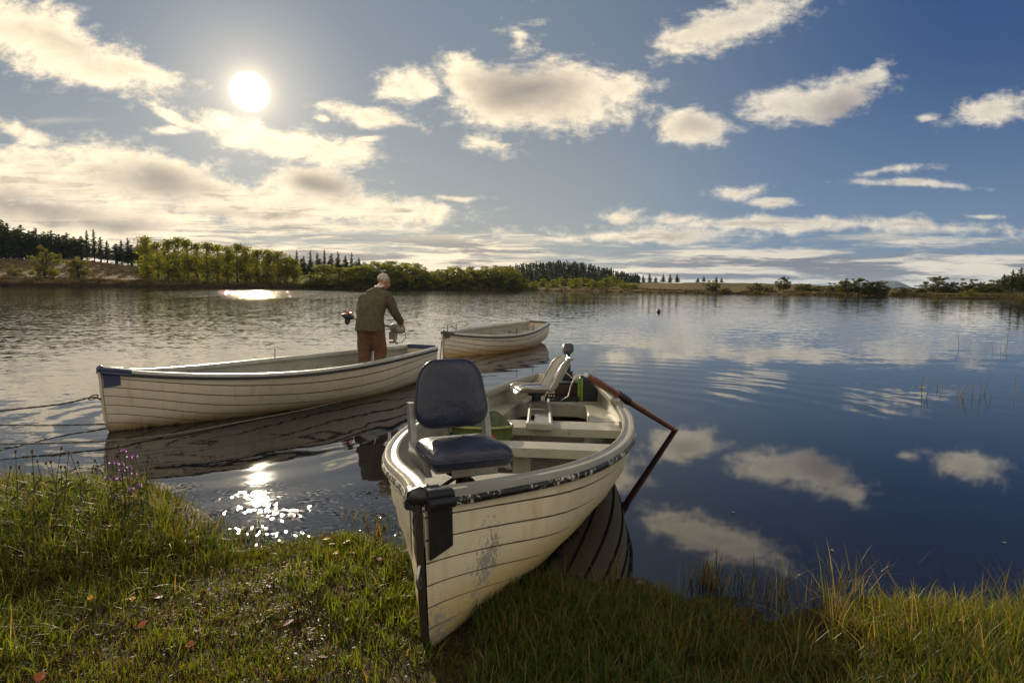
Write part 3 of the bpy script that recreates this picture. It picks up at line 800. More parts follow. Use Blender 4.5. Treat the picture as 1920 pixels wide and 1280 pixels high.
        # rowlock and its block
        for side in (-1, 1):
            x = 3.62; y = side*(float(b_half(x/BL))-0.035); z = float(b_sheer(x/BL))
            r = MB(); r.tube([(x, y, z-0.02), (x, y, z+0.035)], 0.011, 8)
            r.tube([(x-0.052, y, z+0.105), (x-0.050, y, z+0.075), (x-0.030, y, z+0.045), (x, y, z+0.034), (x+0.030, y, z+0.045), (x+0.050, y, z+0.075), (x+0.052, y, z+0.105)], 0.009, 8)
            rl = r.build('rowlock', M_STEEL, B, 60)
            r = MB(); r.box((x, y, z+0.012), (0.20, 0.062, 0.034), math.atan2(-side*0.35, 1)*0.35); r.build('rowlock_block', M_BENCH, B, 40, 0.008)
    else:
        for x0 in (1.35, 2.45, 3.55): thwart(x0, x0+0.22, 0.42)
        P = []
        for x in np.linspace(4.35, BL-0.04, 6):
            wv = beam_in(x, 0.42, 0.018); P.append([(x, wv*q, 0.42) for q in np.linspace(-1, 1, 5)])
        mb = MB(); mb.grid(P); mb.box((4.355, 0, 0.34), (0.02, 2*beam_in(4.35, .30, .03)-0.02, 0.155)); mb.build('stern_bench', M_BENCH, B, 40)
        pins = {'left': [(2.83, 1), (3.30, -1), (2.0, -1)][:2], 'far': [(0.86, 1), (1.81, 1), (2.15, -1), (3.2, -1)]}[kind]
        for x, side in pins:
            s = x/BL; y = side*(float(b_half(s))-0.03); z = float(b_sheer(s))
            r = MB(); r.tube([(x, y, z-0.02), (x+0.004, y, z+0.16)], [0.010, 0.009], 8); r.build('thole_pin', M_STEEL if kind == 'left' else M_RUSTY, B, 60)
    return B
POSE_N = (-0.36405, 2.56952, 0.01282, 1.385314, 0.022813, -0.016567)
POSE_L = (-4.3594, 6.86857, -0.04228, 1.008434, 0.013919, -0.004186)
POSE_F = (-1.56717, 14.62558, -0.14687, 1.109795, -0.011353, 0.033242)
def pose_m(p):
    X, Y, Z, hd, pit, rol = p
    return Matrix.Translation((X, Y, Z)) @ Matrix.Rotation(hd, 4, 'Z') @ Matrix.Rotation(pit, 4, 'Y') @ Matrix.Rotation(rol, 4, 'X')
MN, ML, MF = pose_m(POSE_N), pose_m(POSE_L), pose_m(POSE_F)
make_boat('cream clinker rowing boat with black bow and two seats, bow on the grassy bank', POSE_N, 'near')
make_boat('long cream clinker boat with a blue bow and a man standing in its stern', POSE_L, 'left')
make_boat('empty weathered clinker boat with grey bow, farthest out of the three boats', POSE_F, 'far')
# ------------------------------------------------------------------ things in and around the boats
M_NAVY = mat('navy_vinyl', (0.016, 0.020, 0.040), 0.38, 0.25, 9, 0.9, 13, dirt=((0.035, 0.038, 0.055), 0.5))
M_ALU = mat('dull_aluminium', (0.27, 0.265, 0.24), 0.42, 0.15, 12, metal=0.55, dirt=((0.2, 0.18, 0.15), 0.5))
M_BLACKPL = mat('black_plastic', (0.012, 0.012, 0.013), 0.42, 0.2, 10, 0.1, 80)
M_WHITEPL = mat('white_plastic', (0.33, 0.315, 0.265), 0.30, 0.08, 6, dirt=((0.36, 0.32, 0.24), 0.5))
M_SILVERVINYL = mat('grey_vinyl_pad', (0.26, 0.26, 0.25), 0.30, 0.12, 8, 0.2, 40)
M_BLUEVINYL = mat('blue_vinyl_pad', (0.018, 0.055, 0.20), 0.32, 0.2, 8, 0.2, 40)
M_GREENBAG = mat('green_canvas', (0.085, 0.115, 0.022), 0.7, 0.25, 14, 0.5, 150)
M_GREENNET = mat('green_netting', (0.050, 0.070, 0.025), 0.75, 0.4, 40, 0.9, 120)
M_RIMGREEN = mat('pale_green_rim', (0.22, 0.24, 0.075), 0.45, 0.15, 14)
M_REDMARK = mat('red_badge', (0.55, 0.03, 0.035), 0.5, 0.1, 20)
M_DKGREEN = mat('dark_green_badge', (0.01, 0.08, 0.03), 0.5, 0.1, 20)
M_LIME = mat('lime_strap', (0.16, 0.30, 0.03), 0.5, 0.15, 30)
M_BLUEPL = mat('blue_plastic', (0.02, 0.06, 0.22), 0.4, 0.15, 20)
M_WOODOAR = mat('varnished_oar_wood', (0.17, 0.062, 0.022), 0.32, 0.28, 6, 0.2, 30, dirt=((0.05, 0.022, 0.010), 0.7), coat=0.3)
M_LEATHER = mat('dark_leather', (0.035, 0.018, 0.010), 0.5, 0.3, 20, 0.3, 60)
M_GREYPL = mat('grey_plastic', (0.25, 0.25, 0.25), 0.38, 0.12, 10)
M_ORANGE = mat('orange_plastic', (0.62, 0.10, 0.015), 0.4, 0.12, 14)
M_ROPE = mat('wet_rope', (0.055, 0.045, 0.030), 0.75, 0.4, 60, 0.8, 200)
M_ROPEPALE = mat('grey_rope', (0.16, 0.135, 0.10), 0.75, 0.4, 60, 0.8, 200)
M_CABLE = mat('pale_cable', (0.50, 0.47, 0.42), 0.4, 0.08, 10)

def place(o, Mb, loc, yaw):
    o.matrix_world = Mb @ Matrix.Translation(loc) @ Matrix.Rotation(rad(yaw), 4, 'Z'); return o
def rounded_slab(mb, outline, th, bulge, mi=0, rings=5):
    """a cushion: outline (list of (a,b)) pillowed along the third axis; returned in (a,b,c)"""
    n = len(outline); ca = sum(p[0] for p in outline)/n; cb = sum(p[1] for p in outline)/n; loops = []
    prof = [(0.0, -th/2-bulge*0.3), (0.55, -th/2-bulge*0.2), (0.90, -th/2), (0.985, -th*0.28), (1.0, 0), (0.985, th*0.28), (0.90, th/2), (0.72, th/2+bulge*0.5), (0.40, th/2+bulge*0.9), (0.0, th/2+bulge)]
    return [[((p[0]-ca)*max(k, 0.002)+ca, (p[1]-cb)*max(k, 0.002)+cb, c) for p in outline] for k, c in prof]
def round_rect(w, d, r, n=6, taper=0.0):
    pts = []
    for cx, cy, a0 in ((w/2-r, d/2-r, 0), (-w/2+r, d/2-r, 90), (-w/2+r, -d/2+r, 180), (w/2-r, -d/2+r, 270)):
        for k in range(n+1):
            a = rad(a0+90*k/n); x, y = cx+r*math.cos(a), cy+r*math.sin(a)
            pts.append((x*(1-taper*(y/d+0.5)), y))
    return pts

# --- the padded navy seat in the bow (forward is +x of the seat)
seat = thing('boat_seat', 'padded navy blue folding seat with grey brackets in the bow of the nearest boat', 'seat')
place(seat, MN, (1.03, 0.085, 0.432), 213)
mb = MB(); L = rounded_slab(mb, round_rect(0.45, 0.46, 0.06, 6), 0.085, 0.026)
L = [[(x, y, z*(1.0+0.25*(x > 0))+0.255-0.03*x-0.10*max(0, abs(y)-0.19)) for x, y, z in ring] for ring in L]
# sagging puckers towards the back edge
L = [[(x, y, z-(0.010*max(0, math.sin(y*46+1.2*math.sin(x*9)))*sstep(-x, -0.16, 0.16) if i > 6 else 0)) for x, y, z in ring] for i, ring in enumerate(L)]
mb.loft(L, cap=False); mb.build('seat_cushion', M_NAVY, seat, 60).modifiers.new('smooth', 'SUBSURF').render_levels = 2
mb = MB(); L = rounded_slab(mb, [(p[0], p[1]) for p in round_rect(0.47, 0.385, 0.125, 7, 0.24)], 0.065, 0.022)
# a: across, b: up, c: thickness
L = [[(-0.235-0.16*b+c+0.035*(2*a)**2*0.8, a, b+0.55) for a, b, c in ring] for ring in L]
mb.loft(L, cap=False); mb.build('backrest', M_NAVY, seat, 60).modifiers.new('smooth', 'SUBSURF').render_levels = 2
for sd in (-1, 1):
    y = sd*0.212
    mb = MB(); mb.prism([(-0.315, y, 0.50), (-0.262, y, 0.50), (-0.205, y, 0.27), (0.05, y, 0.205), (0.12, y, 0.155), (-0.20, y, 0.170), (-0.275, y, 0.20)], (0, sd*0.034, 0)); mb.build('side_bracket', M_ALU, seat, 30)
mb = MB(); mb.box((0.0, 0, 0.190), (0.36, 0.42, 0.012)); mb.box((0.195, 0.0, 0.185), (0.010, 0.26, 0.05)); mb.build('seat_pan', M_ALU, seat, 30, 0.003)
mb = MB(); mb.tube([(0, 0, 0.182), (0, 0, 0.13)], [0.085, 0.10], 16); mb.tube([(0, 0, 0.13), (0, 0, 0.0)], [0.045, 0.05], 12)
for a in (35, 145, 215, 325):
    mb.tube([(0.05*math.cos(rad(a)), 0.05*math.sin(rad(a)), 0.10), (0.19*math.cos(rad(a)), 0.19*math.sin(rad(a)), 0.004)], 0.012, 6)
mb.build('swivel_base', M_BLACKPL, seat, 40)
mb = MB(); mb.tube([(-0.235-0.16*b+0.035*(2*a)**2*0.8, a, b+0.55) for a, b in round_rect(0.474, 0.389, 0.125, 9, 0.24)], 0.0055, 6, closed=True); mb.build('piping', M_NAVY, seat, 60)
mb = MB(); mb.tube([(x, y, 0.255-0.03*x-0.10*max(0, abs(y)-0.19)) for x, y in round_rect(0.452, 0.462, 0.06, 8)], 0.005, 6, closed=True); mb.build('piping', M_NAVY, seat, 60)
# --- loose rope on the bottom boards
cr = [Vector((2.0+0.17*math.cos(a)*(1-0.012*i)+0.02*math.sin(3.1*a), -0.22+0.13*math.sin(a)*(1-0.010*i)+0.02*math.cos(2.3*a), 0.172+0.0045*i*0.25+0.008*abs(math.sin(a*1.3)))) for i, a in enumerate(np.linspace(0, 26, 110))]
mb = MB(); mb.tube(cr, 0.009, 6); o = mb.build('rope', M_ROPEPALE, None, 60); o.matrix_world = MN; tag(o, 'loose coil of grey rope on the bottom boards behind the bow seat', 'rope')
# --- anchor chain heap by its foot
ch = MB(); cp = [Vector((0.72+0.07*math.cos(a)*(1+0.3*math.sin(a*0.37)), 0.13+0.08*math.sin(a), 0.440+0.010*(1+math.sin(a*1.9)))) for a in np.linspace(0, 22, 150)]
ch.tube(cp, [0.0035+0.0045*(i % 3 != 0) for i in range(150)], 6)
o = ch.build('chain', M_RUSTY, None, 60); o.matrix_world = MN; tag(o, 'dark rusty chain heaped beside the foot of the navy seat', 'chain')

# --- the white shell seat on its sliding frame, further aft
s2 = thing('boat_seat', 'white plastic shell seat with blue padded centre, on a rail frame near the stern', 'seat')
place(s2, MN, (4.28, 0.16, 0.44), 112)
prof = [(0.235, 0.145), (0.225, 0.165), (0.18, 0.165), (0.05, 0.150), (-0.10, 0.150), (-0.165, 0.168), (-0.20, 0.215), (-0.255, 0.32), (-0.315, 0.43), (-0.345, 0.485), (-0.362, 0.49)]
P = []
for i, (x, z) in enumerate(prof):
    row = []; t = i/(len(prof)-1)
    hw = 0.225 if i < 6 else 0.225-0.055*(t-0.5)*2
    for k in range(9):
        q = -1+k/4; y = hw*q; e = max(0, abs(q)-0.62)/0.38
        rise = 0.055*e**1.5*(0.5 if i < 2 else 1); fx = 0.0
        if i >= 5: fx, rise = 0.085*e**1.4*(1-max(0, t-0.8)*3.5), rise*0.25
        row.append((x+fx, y, z+rise))
    P.append(row)
mb = MB(); mb.grid(P); sh = mb.build('shell', M_WHITEPL, s2, 60); so = sh.modifiers.new('thick', 'SOLIDIFY'); so.thickness = 0.016; so.offset = 0; sb = sh.modifiers.new('sub', 'SUBSURF'); sb.render_levels = 1
edge = [r[0] for r in P]+P[-1][1:-1]+[r[-1] for r in P[::-1]]+P[0][::-1][1:-1]
mb = MB(); mb.tube(edge, 0.012, 6, closed=True); mb.build('rim', M_WHITEPL, s2, 60)
L = rounded_slab(None, round_rect(0.32, 0.34, 0.07, 5), 0.03, 0.022); mb = MB(); mb.loft([[(a+0.055, b, c+0.185) for a, b, c in r] for r in L], cap=False); mb.build('seat_pad', M_SILVERVINYL, s2, 60)
L = rounded_slab(None, round_rect(0.31, 0.10, 0.04, 5), 0.03, 0.024); mb = MB(); mb.loft([[(a+0.055, b, c+0.191) for a, b, c in r] for r in L], cap=False); mb.build('seat_pad_centre', M_BLUEVINYL, s2, 60)
for nm, w, off, m in (('back_pad', 0.29, 0.0, M_SILVERVINYL), ('back_pad_centre', 0.11, 0.008, M_BLUEVINYL)):
    L = rounded_slab(None, round_rect(w, 0.25, 0.05, 5), 0.03, 0.018); mb = MB()
    mb.loft([[(-0.262-0.52*b+c+off, a, b*0.92+0.345) for a, b, c in r] for r in L], cap=False); mb.build(nm, m, s2, 60)
mb = MB(); mb.tube([(0, 0, 0.145), (0, 0, 0.115)], 0.09, 14); mb.tube([(0, 0, 0.115), (0, 0, 0.06)], 0.05, 12); mb.build('swivel', M_BLACKPL, s2, 40)
mb = MB(); mb.tube([(0.16, 0.10, 0.10), (0.17, 0.16, 0.09), (0.17, 0.20, 0.085)], [0.010, 0.010, 0.024], 10); mb.build('clamp_knob', M_WHITEPL, s2, 50)
fr = MB()
Mi = (MN @ Matrix.Translation((4.28, 0.16, 0.44)) @ Matrix.Rotation(rad(112), 4, 'Z')).inverted() @ MN
def lf(x, y, z): return Mi @ Vector((x, y, z))
A, B_, C_, D_ = lf(2.95, 0.03, 0.485), lf(2.96, -0.165, 0.485), lf(4.42, 0.05, 0.485), lf(4.40, 0.235, 0.485)
fr.tube([A, D_], 0.017, 8); fr.tube([B_, C_], 0.017, 8); fr.tube([lf(4.28, 0.02, 0.485), lf(4.28, 0.24, 0.485)], 0.014, 8); fr.tube([lf(3.75, 0.0, 0.485), lf(3.75, 0.14, 0.485)], 0.012, 8)
fr.build('slide_rail', M_ALU, s2, 40)
mb = MB(); c = lf(2.945, -0.068, 0.475); mb.box(c, (0.045, 0.235, 0.07), Mi.to_3x3() @ Matrix.Rotation(rad(-4), 3, 'Z')); mb.build('slide_front', M_WHITEPL, s2, 40, 0.014)
mb = MB(); mb.box(lf(3.3, -0.04, 0.462), (0.62, 0.15, 0.012), Mi.to_3x3() @ Matrix.Rotation(rad(6), 3, 'Z')); mb.build('slide_tray', M_GREYPL, s2, 40, 0.003)

# --- electric outboard on the transom of the nearest boat
mo = thing('outboard_motor', 'black electric outboard with tiller head, clamped to the transom of the nearest boat', 'motor')
place(mo, MN, (BL+0.05, -0.07, 0.0), 180)
mb = MB(); mb.tube([(0, 0, -0.35), (0, 0, 0.95)], 0.016, 10); mb.build('shaft', M_BLACKPL, mo, 50)
mb = MB(); mb.box((0.05, 0, 0.66), (0.13, 0.12, 0.10)); mb.box((0.115, 0.03, 0.60), (0.03, 0.05, 0.18)); mb.box((0.06, 0, 0.74), (0.06, 0.07, 0.10)); mb.tube([(0.12, 0.04, 0.60), (0.20, 0.04, 0.60)], 0.010, 8); mb.build('clamp', M_BLACKPL, mo, 40, 0.008)
rings = []
for x, w, hh, z in ((-0.085, 0.035, 0.03, 0.985), (-0.06, 0.06, 0.05, 0.985), (0.0, 0.068, 0.06, 0.98), (0.06, 0.058, 0.052, 0.965), (0.10, 0.04, 0.04, 0.945), (0.115, 0.028, 0.030, 0.938)):
    rings.append([(x, w*math.copysign(abs(math.cos(a))**0.6, math.cos(a)), z+hh*math.copysign(abs(math.sin(a))**0.6, math.sin(a))) for a in np.linspace(0, 2*math.pi, 15)[:-1]])
mb = MB(); mb.loft(rings); mb.build('head', mat('dark_grey_casing', (0.045, 0.045, 0.047), 0.45, 0.2, 20), mo, 50)
mb = MB(); mb.tube([(0.10, 0.0, 0.942), (0.16, 0.015, 0.905), (0.17, 0.017, 0.90), (0.235, 0.03, 0.868)], [0.017, 0.019, 0.026, 0.024], 12); mb.build('tiller_handle', M_BLACKPL, mo, 50)

# --- battery box with strap and cables
bx = thing('battery_box', 'black battery box with wire handle and lime strap on the stern bench', 'box')
place(bx, MN, (4.78, -0.345, 0.443), 6)
mb = MB(); mb.box((0, 0, 0.125), (0.22, 0.19, 0.25), taper=1.04); mb.build('case', M_BLACKPL, bx, 40, 0.012)
mb = MB(); mb.box((0.02, 0.015, 0.262), (0.15, 0.13, 0.03)); mb.build('lid', M_BLUEPL, bx, 40, 0.006)
mb = MB(); mb.tube([(0, -0.085, 0.25), (0, -0.085, 0.31), (0, -0.06, 0.33), (0, 0.10, 0.335), (0, 0.125, 0.31), (0, 0.125, 0.22)], 0.007, 6); mb.build('handle', M_CABLE, bx, 50)
mb = MB(); mb.box((-0.122, 0.075, 0.13), (0.010, 0.028, 0.24)); mb.box((-0.116, 0.106, 0.15), (0.014, 0.022, 0.20)); mb.build('strap', M_LIME, bx, 40)
mb = MB(); mb.tube([(-0.03, 0.05, 0.28), (-0.08, 0.14, 0.27), (-0.12, 0.19, 0.18), (-0.17, 0.22, 0.06), (-0.20, 0.30, 0.02)], 0.006, 6); mb.tube([(-0.02, 0.07, 0.28), (-0.06, 0.17, 0.24), (-0.02, 0.24, 0.30), (0.10, 0.27, 0.30)], 0.006, 6); mb.build('cable', M_CABLE, bx, 50)
tr = thing('storage_tray', 'low black slotted tray on the stern bench under the white seat', 'tray')
place(tr, MN, (4.72, -0.06, 0.443), 4)
mb = MB(); mb.box((0, 0, 0.006), (0.26, 0.36, 0.012))
for sx in (-1, 1): mb.box((sx*0.125, 0, 0.045), (0.010, 0.36, 0.014))
for sy in (-1, 1): mb.box((0, sy*0.175, 0.030), (0.238, 0.010, 0.034))
for k in range(13): mb.box((-0.125, -0.165+0.0275*k, 0.025), (0.008, 0.010, 0.026)); mb.box((0.125, -0.165+0.0275*k, 0.025), (0.008, 0.010, 0.026))
mb.build('tray_body', M_BLACKPL, tr, 40)
kb = thing('tackle_box', 'dark brown tackle box beside the motor clamp on the stern bench', 'box'); place(kb, MN, (5.0, -0.10, 0.443), 8)
mb = MB(); mb.box((0, 0, 0.075), (0.20, 0.30, 0.15)); mb.build('case', mat('brown_tackle_box', (0.055, 0.022, 0.018), 0.5, 0.25, 14), kb, 40, 0.012)
mb = MB(); mb.box((0, 0, 0.163), (0.205, 0.305, 0.022)); mb.build('lid', M_BLACKPL, kb, 40, 0.006)

# --- green net bag between the thwarts
bag = thing('net_bag', 'green oval net bag with pale rim lying between the thwarts of the nearest boat', 'bag'); place(bag, MN, (2.79, 0.40, 0.158), 0)
rings = []
for z, k in ((0.0, 0.70), (0.03, 0.82), (0.12, 0.92), (0.24, 0.98), (0.34, 1.0)):
    rings.append([(0.165*k*math.cos(a)*(1+0.03*math.sin(5*a)), 0.255*k*math.sin(a)*(1+0.02*math.sin(7*a)), z) for a in np.linspace(0, 2*math.pi, 29)[:-1]])
mb = MB(); mb.loft(rings); mb.build('bag_body', M_GREENBAG, bag, 60)
mb = MB(); mb.tube([(0.170*math.cos(a), 0.262*math.sin(a), 0.345) for a in np.linspace(0, 2*math.pi, 33)[:-1]], 0.013, 8, closed=True); mb.build('rim', M_RIMGREEN, bag, 60)
P = []
for i in range(9):
    k = 1-i/8; P.append([(0.158*k*math.cos(a)+0.02, 0.25*k*math.sin(a)-0.02*(1-k), 0.345+0.12*(1-k*k)*(0.65+0.8*float(fbm(3+2.5*k*math.cos(a), 4+2.5*k*math.sin(a), 3)))) for a in np.linspace(0, 2*math.pi, 29)[:-1]])
mb = MB(); mb.grid(P, True); mb.build('net', M_GREENNET, bag, 60)
mb = MB(); mb.tube([(-0.10, 0.16, 0.36), (-0.08, 0.05, 0.47), (-0.03, -0.05, 0.475), (-0.02, -0.16, 0.38)], 0.007, 6); mb.build('drawcord', M_BLACKPL, bag, 50)
for (a0, a1, z0, z1, m, nm) in ((-2.75, -2.55, 0.25, 0.29, M_REDMARK, 'red_badge'), (-3.12, -2.80, 0.23, 0.30, M_DKGREEN, 'green_badge')):
    P = [[(0.171*math.cos(a), 0.262*math.sin(a), z) for z in (z0, z1)] for a in np.linspace(a0, a1, 5)]
    mb = MB(); mb.grid(P); mb.build(nm, m, bag, 50)

# --- the oar through the rowlock, its blade under water
pR = MN @ Vector((3.62, -(float(b_half(3.62/BL))-0.035), float(b_sheer(3.62/BL))+0.068))
pE = Vector(at(1266, 806, z=0.0)); dO = (pE-pR).normalized()
oar = thing('oar', 'varnished wooden oar resting in the rowlock with its blade in the water', 'oar', pR)
def op(t, dz=0.0): return dO*t+Vector((0, 0, dz))
mb = MB(); ts = [-0.62, -0.60, -0.50, -0.47, -0.10, 0.30, 1.0, 1.9]; rs = [0.017, 0.025, 0.025, 0.033, 0.037, 0.034, 0.032, 0.029]
mb.tube([op(t) for t in ts], rs, 12); mb.build('loom', M_WOODOAR, oar, 50)
mb = MB(); mb.tube([op(-0.62), op(-0.645)], [0.0205, 0.018], 12); mb.build('grip_end', M_CABLE, oar, 50)
mb = MB(); mb.tube([op(0.02), op(0.03), op(0.30), op(0.31)], [0.037, 0.042, 0.040, 0.034], 14); mb.build('collar', M_LEATHER, oar, 50)
u, w = frame(dO); L = []
for t, bw in ((1.60, 0.022), (1.85, 0.05), (2.2, 0.07), (2.5, 0.072), (2.56, 0.06)):
    L.append([op(t)+u*bw*math.cos(a)+w*0.010*math.sin(a) for a in np.linspace(0, 2*math.pi, 13)[:-1]])
mb = MB(); mb.loft(L); mb.build('blade', M_WOODOAR, oar, 50)

# --- mooring lines
def rope(name, label, pts, r, m, cat='rope', sag=0.0, strands=True):
    pts = [Vector(p) for p in pts]; out = []
    for i in range(len(pts)-1):
        n = 14
        for k in range(n):
            t = k/n; p0 = pts[max(i-1, 0)]; p1, p2 = pts[i], pts[i+1]; p3 = pts[min(i+2, len(pts)-1)]
            q = 0.5*((2*p1)+(p2-p0)*t+(2*p0-5*p1+4*p2-p3)*t*t+(3*p1-p0-3*p2+p3)*t**3)
            out.append(q)
    out.append(pts[-1])
    rr = [r*(1+0.22*math.sin(i*2.1)) for i in range(len(out))] if strands else r
    mb = MB(); mb.tube(out, rr, 6); o = mb.build(name, m, None, 60); return tag(o, label, cat)
eye = ML @ Vector((float(stem_x(0.40))-0.02, 0, 0.40))
rope('mooring_rope', 'mooring rope tied to the eye under the blue bow, running left to the bank', [eye, at(172, 745, Y=6.80), at(115, 757, Y=6.6), at(0, 770, Y=6.2), at(-320, 806, Y=5.4)], 0.009, M_ROPE)
lp = MB(); c0, c1 = Vector(at(184, 741, Y=6.86)), Vector(at(166, 748, Y=6.78)); mid = (c0+c1)/2; dd = c0-c1; L = dd.length
lp.tube([mid+dd*0.5*math.cos(a)+Vector((0, 0, 0.022*math.sin(a))) for a in np.linspace(0, 2*math.pi, 13)[:-1]], 0.006, 6, closed=True)
tag(lp.build('shackle', M_RUSTY, None, 60), 'thin steel loop joining the mooring rope to the blue bow', 'shackle')
rope('mooring_rope', 'middle mooring line, passing just above the water behind the blue bow', [at(330, 788, Y=7.75), at(205, 794, Y=7.25), at(100, 797, Y=6.95), at(0, 796.5, Y=6.65), at(-320, 795, Y=5.9)], 0.008, M_ROPE)
rope('mooring_rope', 'lowest mooring line, drooping in front of the blue bow and trailing along the hull', [at(640, 752, z=0.012), at(560, 770, z=0.012), at(460, 789, z=0.014), at(360, 808, z=0.016), at(270, 821, z=0.02), at(205, 826, z=0.04), at(100, 830, z=0.06), at(0, 832, z=0.08), at(-320, 836, z=0.2)], 0.010, M_ROPEPALE)
tops = MF @ Vector((-0.03, 0, 0.52)); ch = MB(); nlk = 26
for i in range(nlk):
    p = tops.lerp(Vector((tops.x-0.03, tops.y-0.25, -0.30)), i/nlk); uu = Vector((0, 0, 1)); ww = Vector((1, 0, 0)) if i % 2 else Vector((0, 1, 0))
    ch.tube([p+uu*0.022*math.cos(t)+ww*0.011*math.sin(t) for t in np.linspace(0, 2*math.pi, 9)[:-1]], 0.005, 5, closed=True)
tag(ch.build('mooring_chain', M_RUSTY, None, 60), 'dark chain hanging from the grey bow of the farthest boat into the water', 'chain')
by = thing('buoy', 'small dark round float on the open water right of the boats', 'buoy', at(1235, 585, z=0.0))
mb = MB(); mb.ball((0, 0, 0.07), (0.13, 0.13, 0.13), 12, 9); mb.tube([(0, 0, 0.18), (0, 0, 0.25)], 0.025, 8); mb.build('float', M_BLACKPL, by, 60)
# ------------------------------------------------------------------ the man in the stern of the blue-bowed boat
M_SKIN = mat('skin', (0.42, 0.19, 0.115), 0.5, 0.12, 14)
M_HAIR = mat('grey_hair', (0.40, 0.35, 0.29), 0.7, 0.25, 40, 0.6, 90)
M_TWEED = mat('olive_tweed', (0.080, 0.063, 0.036), 0.85, 0.30, 26, 0.5, 180)
M_CORD = mat('brown_corduroy', (0.105, 0.048, 0.020), 0.85, 0.25, 12, 0.5, 160)
M_SHIRT = mat('pale_shirt', (0.55, 0.48, 0.42), 0.7, 0.1, 20)
M_BOOT = mat('dark_boot', (0.02, 0.018, 0.016), 0.5, 0.2, 14)
def ring(c, rx, ry, n=20, tilt=(0, 0), p=0.85, roll=0.0):
    """horizontal body section; tilt leans it, p squares it"""
    out = []
    for k in range(n):
        a = 2*math.pi*k/n; ca, sa = math.cos(a), math.sin(a)
        x = rx*math.copysign(abs(ca)**p, ca); y = ry*math.copysign(abs(sa)**p, sa)
        x, y = x*math.cos(roll)-y*math.sin(roll), x*math.sin(roll)+y*math.cos(roll)
        out.append((c[0]+x, c[1]+y, c[2]+tilt[0]*x+tilt[1]*y))
    return out
def fuse(mb, name, m, parent, voxel, folds=0.0, fscale=9.0, smooth=6):
    """one continuous skin over overlapping limbs"""
    o = mb.build(name, m, None, 180)
    r = o.modifiers.new('fuse', 'REMESH'); r.mode = 'VOXEL'; r.voxel_size = voxel; r.use_smooth_shade = True
    s = o.modifiers.new('relax', 'SMOOTH'); s.factor = 0.5; s.iterations = smooth
    dg = bpy.context.evaluated_depsgraph_get(); me = bpy.data.meshes.new_from_object(o.evaluated_get(dg))
    o.modifiers.clear(); old = o.data; o.data = me; bpy.data.meshes.remove(old)
    if folds:
        from mathutils import noise
        for v in me.vertices:
            q = v.co; n = noise.noise(Vector((q.x*fscale, q.y*fscale, q.z*fscale*0.45)))+0.5*noise.noise(Vector((q.x*fscale*2.3+5, q.y*fscale*2.3, q.z*fscale*1.5)))
            v.co += v.normal*n*folds
    me.shade_smooth(); o.parent = parent; return o

foot = ML @ Vector((4.05, 0.0, 0.157))
man = thing('person', 'grey haired man in olive jacket and brown trousers, back turned, holding an outboard', 'person', foot, (0, 0, rad(-6)))
Z0 = 0.0
# body: feet, legs, trunk, neck, head, arms and hands in one surface
b = MB()
HC = Vector((0.135, 0.20, 1.600)); hy = rad(-62); tl = rad(24)
HR = Matrix.Rotation(hy, 3, 'Z') @ Matrix.Rotation(-tl, 3, 'X')
def hp(x, y, z): return HC+HR @ Vector((x, y, z))
b.ball(HC+HR @ Vector((0, -0.012, 0.025)), (0.076, 0.096, 0.092), 16, 11, rot=HR)
b.ball(hp(0, 0.018, -0.035), (0.060, 0.074, 0.080), 14, 9, rot=HR)
b.ball(hp(0, 0.062, -0.090), (0.028, 0.026, 0.024), 10, 7, rot=HR)
b.tube([hp(0, 0.088, 0.018), hp(0, 0.112, -0.022), hp(0, 0.092, -0.034)], [0.010, 0.016, 0.012], 8)
b.tube([hp(-0.022, 0.088, -0.060), hp(0.022, 0.088, -0.060)], 0.009, 6)
b.tube([hp(-0.045, 0.078, 0.026), hp(0, 0.088, 0.024), hp(0.045, 0.078, 0.026)], 0.011, 6)
for sd in (-1, 1): b.ball(hp(sd*0.074, -0.004, -0.012), (0.010, 0.020, 0.032), 8, 7, rot=HR)
b.tube([(0.05, 0.09, 1.40), (0.075, 0.13, 1.49), (0.115, 0.175, 1.555)], [0.075, 0.058, 0.056], 12)
b.loft([ring((-0.03, 0, 0.86), 0.155, 0.105), ring((-0.02, 0.02, 1.05), 0.150, 0.10), ring((0.0, 0.06, 1.28), 0.170, 0.11), ring((0.03, 0.09, 1.40), 0.15, 0.085), ring((0.05, 0.10, 1.45), 0.07, 0.06)])
HIPL, HIPR = Vector((-0.125, 0.0, 0.86)), Vector((0.065, 0.0, 0.86))
ANL, ANR = Vector((-0.13, -0.02, 0.08)), Vector((0.115, 0.04, 0.08))
KNL, KNR = Vector((-0.14, 0.05, 0.47)), Vector((0.10, 0.09, 0.47))
for h_, k_, a_ in ((HIPL, KNL, ANL), (HIPR, KNR, ANR)):
    b.tube([h_, (h_+k_)/2, k_, (k_+a_)/2+Vector((0, -0.02, 0)), a_], [0.085, 0.075, 0.055, 0.052, 0.036], 12)
SHR, ELR, WRR = Vector((0.225, 0.085, 1.375)), Vector((0.325, 0.135, 1.115)), Vector((0.392, 0.285, 0.945))
SHL, ELL, WRL = Vector((-0.150, 0.090, 1.335)), Vector((-0.262, 0.165, 1.12)), Vector((-0.165, 0.395, 1.02))
